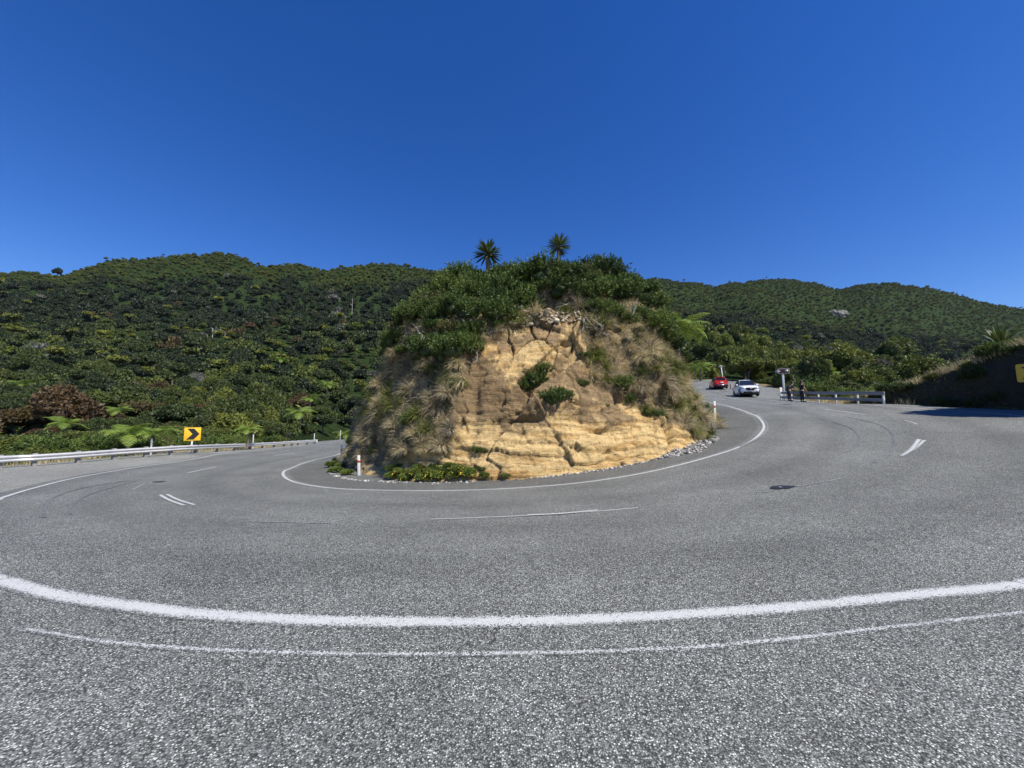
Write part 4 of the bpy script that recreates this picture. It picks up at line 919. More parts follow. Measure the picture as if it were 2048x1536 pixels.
# stones
def stones(name, P, S, seed, label, cat='stones', cols=((.30, .29, .27), (.55, .53, .49)), dark=.35):
    g = np.random.default_rng(seed); iv, if_ = ICO[1]; V = []; F = []; A_ = []
    for k, (p, s_) in enumerate(zip(P, S)):
        q = iv*(1+g.uniform(-.28, .28, (len(iv), 1)))*s_*np.array([g.uniform(.8, 1.4), g.uniform(.7, 1.2), g.uniform(.45, .85)]); a = g.uniform(0, 6.28)
        q = np.stack([q[:, 0]*math.cos(a)-q[:, 1]*math.sin(a), q[:, 0]*math.sin(a)+q[:, 1]*math.cos(a), q[:, 2]], 1); V.append(q+p); F.append(if_+k*len(iv)); A_.append(np.full(len(iv), g.uniform()))
    if name not in M:
        m = mat(name, rough=.9); t = NT(m); a = t.n('ShaderNodeAttribute', attribute_name='leaf').outputs['Fac']
        c = t.ramp(a, [(0, tuple(v*dark for v in cols[0])), (.5, cols[0]), (1, cols[1])]); co = t.n('ShaderNodeTexCoord').outputs['Object']
        c = t.mix(1.0, c, t.ramp(t.noise(co, 14, 5, .7), [(.3, .7), (.7, 1.2)]), 'MULTIPLY'); t.l(c, t.b.inputs['Base Color']); M[name] = m
    return tag(mk(name, np.vstack(V), np.vstack(F), M[name], attrs={'leaf': np.concatenate(A_)}), label, cat, None, 'stuff')
Pq = []; 
tri = [(1318, 918), (1400, 905), (1440, 878), (1425, 872), (1385, 884), (1345, 902)]
while len(Pq) < 620:
    a, b_ = g.uniform(1310, 1445), g.uniform(868, 922)
    if inpoly(np.array([a]), np.array([b_]), tri)[0]: p = hit(a, b_); Pq.append(p+[0, 0, g.uniform(0, .06)])
for k in range(110):                      # thin line of chips along the foot
    q = spline(np.array([hit(*p) for p in [(655, 945), (680, 955), (720, 961), (780, 965), (860, 967), (960, 964)]]), 100)[int(g.integers(0, 100))]; Pq.append(q+np.array([g.normal(0, .05), g.normal(0, .09), .01]))
for k in range(170):
    q = spline(np.array([hit(*p) for p in [(1000, 961), (1100, 953), (1200, 941), (1310, 921)]]), 100)[int(g.integers(0, 100))]; Pq.append(q+np.array([g.normal(0, .05), g.normal(0, .07), .01]))
stones('gravel', Pq, g.uniform(.02, .065, len(Pq))*1.0, 12, 'grey broken gravel along the foot of the outcrop')
Pq = []; Sq = []
rub = [(1015, 640), (1050, 622), (1100, 618), (1160, 624), (1165, 645), (1120, 646), (1060, 652), (1022, 660)]
while len(Pq) < 260:
    a, b_ = g.uniform(1010, 1170), g.uniform(615, 662)
    if inpoly(np.array([a]), np.array([b_]), rub)[0]:
        h = on_rock(a, b_)
        if h is not None: Pq.append(h[0]+h[1]*.03); Sq.append(g.uniform(.02, .085) if g.uniform() > .05 else .12)
stones('stone_rubble', Pq, Sq, 13, 'band of pale broken stones under the hollow at the top of the rock face', cols=((.42, .34, .22), (.66, .60, .47)))

# cabbage trees and tree ferns
def cabbage(loc, head_z, rad, seed, label, tint=.4):
    t = thing('cabbage_tree', label, 'cabbage tree', loc); g = np.random.default_rng(seed); mb = MB(); mb.tube([(0, 0, -.4), (0.02, 0, head_z*.5), (0, 0, head_z)], [.14, .10, .11], 9); mb.build('trunk', M['bark'], t, True)
    n = 170; d = rnd_unit(n*3, g); d = d[d[:, 2] > -.62][:n]; n = len(d); ln = rad*g.uniform(.75, 1.1, n); side = norm(np.cross(d, [0, 0, 1.])); p = np.zeros((n, 3))+[0, 0, head_z]+d*.06; rows = []; dd = d.copy()
    for k in range(5):
        f = k/4; wd = (.05*rad*math.sin(PI*(.18+.82*(1-f)))**.8+.001) if k < 4 else .002
        rows.append(np.stack([p-side*wd, p+side*wd], 1)); p = p+dd*(ln/4)[:, None]; dd = norm(dd+[0, 0, -.05])
    V = np.stack(rows, 1).reshape(n, 10, 3); o = np.arange(n)[:, None, None]*10; F = (o+np.array([[2*k, 2*k+1, 2*k+3, 2*k+2] for k in range(4)])[None]).reshape(-1, 4)
    c = mk('leaf_head', V, F, M['cabbage'], t, attrs={'leaf': np.repeat(g.uniform(0, 1, n), 10)}); c['tint'] = tint
    # skirt of dead leaves
    dk = blades_mesh('dead_leaves', seed+9, 40, rad*.6, .04, 2.5, PI, .3, link=True); dk.parent = t; dk.location = (0, 0, head_z-.05); dk['tint'] = .3
    return t
for a, b_, Y, r_, lab in [(975, 508, 19.5, .78, 'larger cabbage tree on the left of the outcrop crest'), (1117, 493, 20.5, .70, 'smaller cabbage tree on the right of the outcrop crest')]:
    hc = at(a, b_, Y); q = drop(bvh, hc[0], hc[1]); cabbage(q, hc[2]-q[2], r_, a, lab)
hc = at(2003, 690, 23); q = drop(bbvh, hc[0], hc[1])
if q is None: q = hc-[0, 0, 1.5]
print('bank cabbage', hc, q); cabbage(q, hc[2]-q[2], 1.25, 77, 'cabbage tree on top of the shaded right bank', .5)
def frond_mesh(seed, L=2.0, arch=.9, rise=.5):
    g = np.random.default_rng(seed); mb_v = []; mb_f = []; n0 = 0; p = np.zeros(3); el = rise; ns = 17; pts = []
    for k in range(ns+1):
        pts.append((p.copy(), el)); p = p+np.array([math.cos(el), 0, math.sin(el)])*L/ns; el -= arch/ns*(1+k/ns)
    for k in range(2, ns):
        p, e = pts[k]; f = k/ns; w_ = L*.30*math.sin(PI*min(1, (f*.93+.1)))**.75
        T = np.array([math.cos(e), 0, math.sin(e)]); N = np.array([-math.sin(e), 0, math.cos(e)])
        for sgn in (-1, 1):
            D = norm((np.array([0, sgn, 0])*.95+T*.35-N*.12+rnd_unit(1, g)[0]*.06)[None])[0]; hw = L/ns*.31
            q = [p-T*hw, p+T*hw, p+D*w_*.6+T*hw*.9-N*w_*.03, p+D*w_-N*w_*.12+T*.01, p+D*w_*.6-T*hw*.9-N*w_*.03]
            mb_v += q; mb_f += [[n0, n0+1, n0+2, n0+4], ]; mb_f.append([n0+4, n0+2, n0+3, n0+3]); n0 += 5
    V = np.array(mb_v); F4 = np.array([f for f in mb_f if f[2] != f[3]]); F3 = np.array([f[:3] for f in mb_f if f[2] == f[3]])
    r = MB(); r.tube([q[0] for q in pts], np.linspace(.018, .004, len(pts)), 4); rv = np.vstack(r.v); 
    return mk('frond', np.vstack([V, rv]), [np.vstack([F4, np.vstack(r.f4)+len(V)]), np.vstack([F3, np.vstack(r.f3)+len(V)])], M['fern'], attrs={'leaf': np.concatenate([np.repeat(g.uniform(.2, .9, len(V)//5), 5), np.full(len(rv), .3)])}, link=False)
fronds = [frond_mesh(700+k, 2.0, .9+.25*k, .75-.15*k) for k in range(3)]
def fern(loc, s_, h, seed, label, group=None, n=13, az=None, tint=.5):
    g = np.random.default_rng(seed); t = thing('tree_fern', label, 'tree fern', loc, 0, group); t.scale = (s_,)*3
    mb = MB(); mb.tube([(0, 0, -.5), (.03, 0, h*.5), (0, 0, h)], [.14, .11, .09], 8); mb.build('trunk', M['bark'], t)
    for k in range(n):
        c = bpy.data.objects.new('frond', fronds[k % 3].data); C.objects.link(c); c.parent = t; c.location = (0, 0, h)
        c.rotation_euler = (g.uniform(-.2, .2), g.uniform(-.25, .2), (az[k] if az else k*2*PI/n+g.uniform(-.2, .2))); q = g.uniform(.8, 1.1); c.scale = (q, q, q); c['tint'] = float(np.clip(tint+g.uniform(-.3, .3), 0, 1))
for k, (a, b_, Y, s_, lab) in enumerate([(258, 870, 24.3, .85, 'large bright tree fern above the left guardrail'), (306, 868, 25.4, .85, 'bright tree fern with long fronds just left of the chevron sign'), (600, 828, 66, 1.7, 'bright tree fern on the slope above the far end of the guardrail'), (497, 862, 36, .8, 'low fern spreading behind the guardrail right of the chevron sign'),
                                      (238, 822, 50, 1.1, 'yellow green fern among the bushes above the big ferns'), (690, 870, 82, 1.5, 'fern beside the far road end on the left'), (620, 800, 90, 1.6, 'pale fern crown in the gully left of the outcrop'), (655, 770, 110, 1.8, 'pale green fern crown higher in the gully'),
                                      (560, 720, 170, 2.2, 'distant fern crown in the middle of the left slope'), (1790, 792, 40, 1.2, 'fern with arching fronds right of the timber barrier'), (1530, 706, 105, 2.0, 'bright fern crown on the spur above the white car'), (1655, 752, 60, 1.2, 'fern crown behind the timber barrier'), (1400, 735, 78, 1.6, 'fern beside the road behind the outcrop'), (130, 850, 38, 1.0, 'fern between bushes near the left frame edge'), (45, 770, 100, 1.8, 'pale fern crown on the slope at the left frame edge')]):
    fern(at(a, b_, Y)-[0, 0, 1.3*s_], s_, 1.3, 800+k, lab)
h = on_rock(1352, 668); p = (h[0] if h is not None else at(1352, 668, 21))
fern(p+np.array([-.1, -.3, -1.0]), 1.15, 1.0, 851, 'tree fern reaching out over the right shoulder of the outcrop', None, 9, [-.15, .25, -.55, -1.0, -1.6, .8, 2.0, -2.3, .05], .7)

# grass and scrub on the verges
def verge(poly_w, n, L, W, seed, label, tint, name, zf=G, up=1.0):
    g = np.random.default_rng(seed); P_ = []; pw = np.array(poly_w); lo_, hi_ = pw.min(0), pw.max(0)
    q = g.uniform(lo_, hi_, (n*4, 2)); q = q[inpoly(q[:, 0], q[:, 1], [tuple(v) for v in pw])]; q = q[fbm(np.stack([q[:, 0], q[:, 1], q[:, 0]*0], 1)*.8, 2, seed) > -.25][:n]
    z_ = zf(q[:, 0], q[:, 1]); return grass_mat(name, np.stack([q[:, 0], q[:, 1], z_-.05], 1), np.tile([0, 0, 1.], (len(q), 1)), L, W, seed, label, tint, .5, up)
lv_ = [(-24.2, 8), (-24, 18), (-23.3, 23), (-23.3, 29), (-25.6, 38), (-28.8, 51), (-30, 57), (-34, 57), (-31, 48), (-28, 38), (-26.5, 29), (-27, 20), (-28, 8)]
verge(lv_, 9000, .38, .022, 21, 'dry grass along the back of the left guardrail', .3, 'dry_grass')
verge(lv_, 3500, .42, .025, 22, 'green grass behind the left guardrail', .9, 'green_grass')
rv_ = [(23.3, 22), (22.9, 23), (24.8, 30), (27.8, 38), (30, 43), (33, 43), (28, 31), (25.2, 22)]
verge(rv_, 8000, .45, .024, 23, 'dry tawny grass at the foot of the timber barrier', .35, 'dry_grass', up=1.3)
mm = g.integers(0, 150*60, 30000); gi_ = mm[(mm//60 < 100) & (mm % 60 > 24)]; bp_ = BP.reshape(-1, 3)[gi_]+g.uniform(-.2, .2, (len(gi_), 3))*[1, 1, 0]
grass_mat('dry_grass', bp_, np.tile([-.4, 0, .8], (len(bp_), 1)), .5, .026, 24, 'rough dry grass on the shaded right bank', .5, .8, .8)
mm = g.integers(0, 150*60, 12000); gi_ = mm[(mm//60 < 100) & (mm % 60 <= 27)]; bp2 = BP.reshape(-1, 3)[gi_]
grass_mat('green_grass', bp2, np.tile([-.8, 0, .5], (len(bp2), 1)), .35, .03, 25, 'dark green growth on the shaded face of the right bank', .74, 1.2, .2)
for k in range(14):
    i = int(g.integers(4, 90)); p = BP[i, int(g.integers(3, 26))]; inst('shrub', 'very dark shrub on the steep face of the right bank', 'shrub', 'dark shrubs on the bank face', p-np.array([-.15, 0, .3]), g.uniform(0, 6), g.uniform(.4, .75), [('foliage', shrubs[k % 4].data, 0.0), ('stems', stems[k % 2].data, None)])  # darkest foliage tint, adds to the shade painted on the bank face
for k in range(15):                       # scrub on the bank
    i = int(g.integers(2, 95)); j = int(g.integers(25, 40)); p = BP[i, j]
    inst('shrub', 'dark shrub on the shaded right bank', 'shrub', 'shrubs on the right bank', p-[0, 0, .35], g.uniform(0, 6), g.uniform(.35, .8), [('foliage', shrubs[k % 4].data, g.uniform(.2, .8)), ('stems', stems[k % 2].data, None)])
for k in range(34):                       # low bushes closing the gap behind the left rail
    f = k/33; q = spline(np.array([(-25.6, 12, 0), (-25.4, 20, 0), (-24.9, 27, 0), (-27.3, 38, 0), (-31, 52, 0)]), 34)[k]; s_ = g.uniform(.7, 1.5)
    x_, y_ = q[0]-g.uniform(.2, 2.2), q[1]+g.uniform(-.5, .5); ti = g.uniform(.2, .9)
    inst('shrub', f"{'green' if ti < .8 else 'pale dry'} roadside shrub behind the left guardrail", 'shrub', f"{'green' if ti < .8 else 'pale dry'} shrubs behind the left guardrail", (x_, y_, float(G(x_, y_))-.6), g.uniform(0, 6), s_, [('foliage', shrubs[k % 4].data, ti), ('stems', stems[k % 2].data, None)])
for k in range(20):
    q = spline(np.array([(24.6, 21.5, 0), (25.0, 26, 0), (27, 33, 0), (30, 41, 0)]), 20)[k]; s_ = g.uniform(.7, 1.3); x_, y_ = q[0]+g.uniform(.6, 2.2), q[1]; ti = g.uniform(.3, .75)
    inst('shrub', 'green roadside shrub behind the right timber barrier', 'shrub', 'green shrubs behind the right barrier', (x_, y_, float(G(x_, y_))-.5), g.uniform(0, 6), s_, [('foliage', shrubs[k % 4].data, ti), ('stems', stems[k % 2].data, None)])

# ------------------------------------------------------------------ guard rail, marker posts and signs
gp = np.array([(-24.0, 10.5), (-23.9, 14)]+[tuple(hit(a, b_)[:2]) for a, b_ in [(0, 937), (69, 932.5), (157, 925.5), (229, 919), (292, 914), (343, 910), (393, 906.5), (435, 903.5), (470, 901), (501, 898.5), (526, 896.5), (549, 894.8), (569, 893), (585, 891.5), (597, 890.5), (615, 889), (631, 887.5)]])
rail = spline(np.c_[gp, np.zeros(len(gp))], 260); rail[:, 2] = G(rail[:, 0], rail[:, 1])
T = np.gradient(rail[:, :2], axis=0); T /= np.linalg.norm(T, axis=1)[:, None]; Nr = np.stack([T[:, 1], -T[:, 0]], 1)   # towards the road
wp_ = [(0, .0), (.035, .02), (.082, .055), (.082, .095), (.03, .135), (.012, .155), (.03, .175), (.082, .215), (.082, .255), (.035, .29), (0, .31)]
V = np.array([[[r[0]+n_[0]*(a+.06), r[1]+n_[1]*(a+.06), r[2]+.26+b_] for a, b_ in wp_] for r, n_ in zip(rail, Nr)])
gr = thing('guardrail', 'long galvanised guardrail on short posts along the left edge of the road', 'guardrail', (0, 0, 0))
bm_ = mk('beam', V, grid_faces(len(rail), len(wp_)), M['galv'], gr, True); sol = bm_.modifiers.new('thick', 'SOLIDIFY'); sol.thickness = .006
for q in gp[1:]:
    k = int(np.argmin(np.hypot(rail[:, 0]-q[0], rail[:, 1]-q[1]))); z_ = float(G(q[0], q[1])); mb = MB(); n_ = Nr[k]; ang = math.atan2(n_[1], n_[0])
    mb.box((0, 0, .17), (.18, .15, .90)); o = mb.build('post', M['post_wood'], gr); bevel(o, .012); o.location = (q[0]-n_[0]*.07, q[1]-n_[1]*.07, z_); o.rotation_euler = (0, 0, ang)
e = rail[-1]; mb = MB(); mb.box((0, 0, .35), (.30, .12, .42)); o = mb.build('end_terminal', M['white'], gr); o.location = (e[0]+.05, e[1]+.1, e[2]); bevel(o, .03)

def marker(loc, h, label, band=True, lean=(0, 0), wdt=.10, group=None, rz=0):
    t = thing('marker_post', label, 'marker post', loc, rz, group); t.rotation_euler = (lean[0], lean[1], rz)
    mb = MB(); mb.box((0, 0, h/2-.1), (wdt, .035, h+.2)); mb.box((0, .02, h/2-.1), (.03, .03, h+.15)); o = mb.build('stake', M['white'], t); bevel(o, .008)
    if band: mb = MB(); mb.box((0, -.002, h*.70), (wdt+.008, .050, h*.11)); mb.build('reflector_band', M['red_band'], t)
    return t
marker(MK[0], .80, 'white marker post with a red band at the left foot of the outcrop', True, (0, R(-3)), .11)
marker(MK[1], .95, 'white marker post with a red band standing behind the flowering weeds at the left tip', True, (0, R(1)), .10)
marker(MK[2], 1.05, 'white marker post with a red band in the grass on the right of the outcrop', True, (0, R(1)), .13)
for a, Y, top, h_, lab in [(304, 23.2, 877, 1.2, 'white marker post behind the guardrail left of the chevron sign'), (507, 34, 869, 1.15, 'white marker post behind the middle of the guardrail'), (629, 54, 867, 1.3, 'white marker post at the far end of the guardrail'), (681, 74, 860.5, 1.0, 'farthest white marker post beside the road beyond the guardrail')]:
    d_ = ray(a, 842); kk = int(np.argmin(np.abs(rail[:, 0]/rail[:, 1]-d_[0]/d_[1]))) if a < 640 else -1; Y = rail[kk, 1]+.9 if a < 640 else Y; p = at(a, top, Y); gz_ = float(G(p[0], p[1])); marker((p[0], p[1], gz_), max(p[2]-gz_, .8), lab, False, wdt=.10)

# chevron sign
c0 = hit(382, 907); c0 = np.array(c0); ppm = FPX/c0[1]; sw = 25.5/ppm
sg = thing('chevron_sign', 'square yellow sign with a black chevron pointing right behind the guardrail', 'road sign', c0); sg.rotation_euler = (0, 0, R(36))
top = at(386, 855, c0[1])[2]-c0[2]
mb = MB(); mb.box((0, .05, top/2-.15), (.10, .07, top+.1)); o = mb.build('post', M['timber_white'], sg); bevel(o, .01)
cs = sw/math.cos(R(10)); mb = MB(); mb.box((0, 0, top-cs/2), (cs, .02, cs)); pl = mb.build('panel', M['yellow'], sg); bevel(pl, .004)
q = cs; ch_ = [(-.33, .42), (.08, .42), (.42, 0), (.08, -.42), (-.36, -.42), (0, 0)]
V = [(a*q, -.014, b_*q+top-cs/2) for a, b_ in ch_]+[(a*q, -.012, b_*q+top-cs/2) for a, b_ in ch_]
mk('chevron', V, [np.array([[0, 1, 2, 5], [5, 2, 3, 4]])], M['black'], pl)

# timber barrier on the right
b0 = hit(1562, 799.5); b1 = hit(1768, 808); bx = np.array(b1)-np.array(b0); Lb = np.hypot(bx[0], bx[1]); ang = math.atan2(bx[1], bx[0])
br = thing('barrier', 'low timber barrier with two grey rails on white posts at the right road edge', 'barrier', b0, ang); slope = math.atan2(bx[2], Lb)
frac = []
for a in [1566, 1583.6, 1608.6, 1637.3, 1672, 1715.4, 1767.2]:
    d = ray(a, 800); # where the sight line crosses the barrier line in plan
    A_ = np.array([[bx[0], -d[0]], [bx[1], -d[1]]]); frac.append(float(np.linalg.solve(A_, -np.array(b0[:2]))[0]))
def slab(mb, x0, x1, yc, zc, th, h): 
    zs = lambda x: x*math.tan(slope)
    V = [(x, yc+sy*th/2, zs(x)+zc+sz*h/2) for x in (x0, x1) for sy in (-1, 1) for sz in (-1, 1)]
    mb.add(V, [[0, 1, 3, 2], [4, 6, 7, 5], [0, 4, 5, 1], [2, 3, 7, 6], [1, 5, 7, 3], [0, 2, 6, 4]])
for k in range(6):
    x0, x1 = frac[k]*Lb+(0.02 if k else -.1), frac[k+1]*Lb-(.0 if k < 5 else -.25)
    mb = MB(); slab(mb, x0, x1, -.085, .66, .06, .21); o = mb.build('top_rail', M['rail_grey'], br); bevel(o, .01)
    mb = MB(); slab(mb, x0, x1 if k < 5 else x1-.25, -.085, .24, .06, .20); o = mb.build('lower_rail', M['rail_grey'], br); bevel(o, .01)
for f in frac:
    x0 = f*Lb; mb = MB(); mb.box((x0, 0, x0*math.tan(slope)+.26), (.11, .10, .86)); o = mb.build('post', M['timber_white'], br); bevel(o, .012)
marker(np.array(b0)+[-.1, -.2, 0], 1.15, 'white marker post at the far left end of the timber barrier', False, wdt=.2)

# brown direction sign
p0 = hit(1571.5, 800.5); p0 = p0+np.array([.15, .35, 0]); H_ = at(1570, 737, p0[1])[2]-p0[2]; k_ = p0[1]/FPX
ds = thing('direction_sign', 'brown arrow sign with a white border pointing left on a white pole', 'road sign', p0); ds.rotation_euler = (0, 0, R(-30))
mb = MB(); mb.box((0, .06, H_/2-.2), (.17, .09, H_+.1)); o = mb.build('pole', M['timber_white'], ds); bevel(o, .01)
def poly_plate(pts, y, th, name, m, par): 
    n = len(pts); V = [(a, y, b_) for a, b_ in pts]+[(a, y+th, b_) for a, b_ in pts]
    me = bpy.data.meshes.new(name); me.from_pydata(V, [], [list(range(n)), list(range(2*n-1, n-1, -1))]+[[i, i+n, (i+1) % n+n, (i+1) % n] for i in range(n)]); me.materials.append(m); me.update()
    bm = bmesh.new(); bm.from_mesh(me); bmesh.ops.recalc_face_normals(bm, faces=bm.faces); bm.to_mesh(me); bm.free()
    o = bpy.data.objects.new(name, me); C.objects.link(o); o.parent = par; return o
w_, h_ = 23.5*k_, 10.5*k_; cz = H_-h_/2; xl, xr = -12.5*k_, 11*k_
def arrowpoly(i): return [(xl+i*1.3, cz), (xl+6*k_+i*.3, cz+h_/2-i), (xr-i, cz+h_/2-i), (xr-i, cz-h_/2+i), (xl+6*k_+i*.3, cz-h_/2+i)]
pn = poly_plate(arrowpoly(0), 0, .02, 'panel', M['white'], ds); poly_plate(arrowpoly(.035), -.006, .004, 'brown_field', M['brown_sign'], pn)
mb = MB(); ax_ = xl+3.6*k_; mb.box((ax_+2.3*k_, -.011, cz), (4.6*k_, .004, 1.3*k_)); 
mb.add([(ax_-1.0*k_, -.011, cz), (ax_+1.6*k_, -.011, cz+3.0*k_), (ax_+3.2*k_, -.011, cz+3.0*k_), (ax_+1.2*k_, -.011, cz), (ax_+3.2*k_, -.011, cz-3.0*k_), (ax_+1.6*k_, -.011, cz-3.0*k_)], [[0, 1, 2, 3], [0, 3, 4, 5]]); mb.build('arrow', M['white'], pn)
mb = MB(); mb.box((xr-4.6*k_, -.011, cz), (5.2*k_, .004, 4.2*k_)); mb.build('pictogram_square', M['white'], pn)
mb = MB(); mb.box((xr-4.6*k_, -.015, cz-.2*k_), (3.2*k_, .004, 1.8*k_)); mb.box((xr-4.6*k_, -.0155, cz+1.0*k_), (1.4*k_, .004, .6*k_)); mb.build('pictogram', M['brown_sign'], pn)

# leaning post with two small boards behind the red car
p0 = np.array(at(1447.5, 768, 61)); p0[2] = float(G(p0[0], p0[1])); tp = at(1441.5, 731, 61); v_ = Vector(tp-p0)
sp = thing('street_sign', 'leaning white post with two small boards behind the red car', 'street sign', p0); sp.rotation_euler = v_.to_track_quat('Z', 'Y').to_euler(); Lp = v_.length
mb = MB(); mb.box((0, 0, Lp/2), (.17, .1, Lp)); o = mb.build('post', M['timber_white'], sp)
for s_, (dx, dz, m_) in enumerate([(-.28, -.12, 'white'), (.25, -.22, 'galv')]):
    mb = MB(); mb.box((dx, -.08, Lp+dz), (.62, .03, .20)); mb.build('board', M[m_], sp)
# sign at the right frame edge
ys_ = at(2056, 745, 17.4); t = thing('yellow_sign', 'yellow sign in front of the shaded bank at the right frame edge', 'road sign', (ys_[0]+.15, ys_[1], float(G(ys_[0], ys_[1])))); t.rotation_euler = (0, 0, R(-58)); hz_ = ys_[2]-float(G(ys_[0], ys_[1]))
mb = MB(); mb.box((0, .06, hz_/2-.1), (.09, .06, hz_+.3)); mb.build('post', M['timber_white'], t)
rc = []; 
for cx_, cz_, a0 in [(.34, .34, 0), (-.34, .34, 90), (-.34, -.34, 180), (.34, -.34, 270)]:
    for a in (0, 30, 60, 90): rc.append((cx_+.08*math.cos(R(a+a0)), hz_+cz_+.08*math.sin(R(a+a0))))
pn = poly_plate(rc[::-1], 0, .02, 'panel', M['yellow'], t)
mb = MB(); mb.add([(-.28, -.006, hz_+.28), (.0, -.006, hz_+.28), (.28, -.006, hz_), (.0, -.006, hz_-.28), (-.28, -.006, hz_-.28), (.0, -.006, hz_)], [[0, 1, 2, 5], [5, 2, 3, 4]]); mb.build('chevron', M['black'], pn)
# bollard by the lay-by
p0 = hit(1468, 779); t = thing('bollard', 'short grey timber bollard between the red car and the white car', 'bollard', p0+np.array([.3, 1.2, 0])); mb = MB(); mb.box((0, 0, .35), (.24, .24, 1.1)); o = mb.build('stump', M['post_wood'], t); bevel(o, .03)

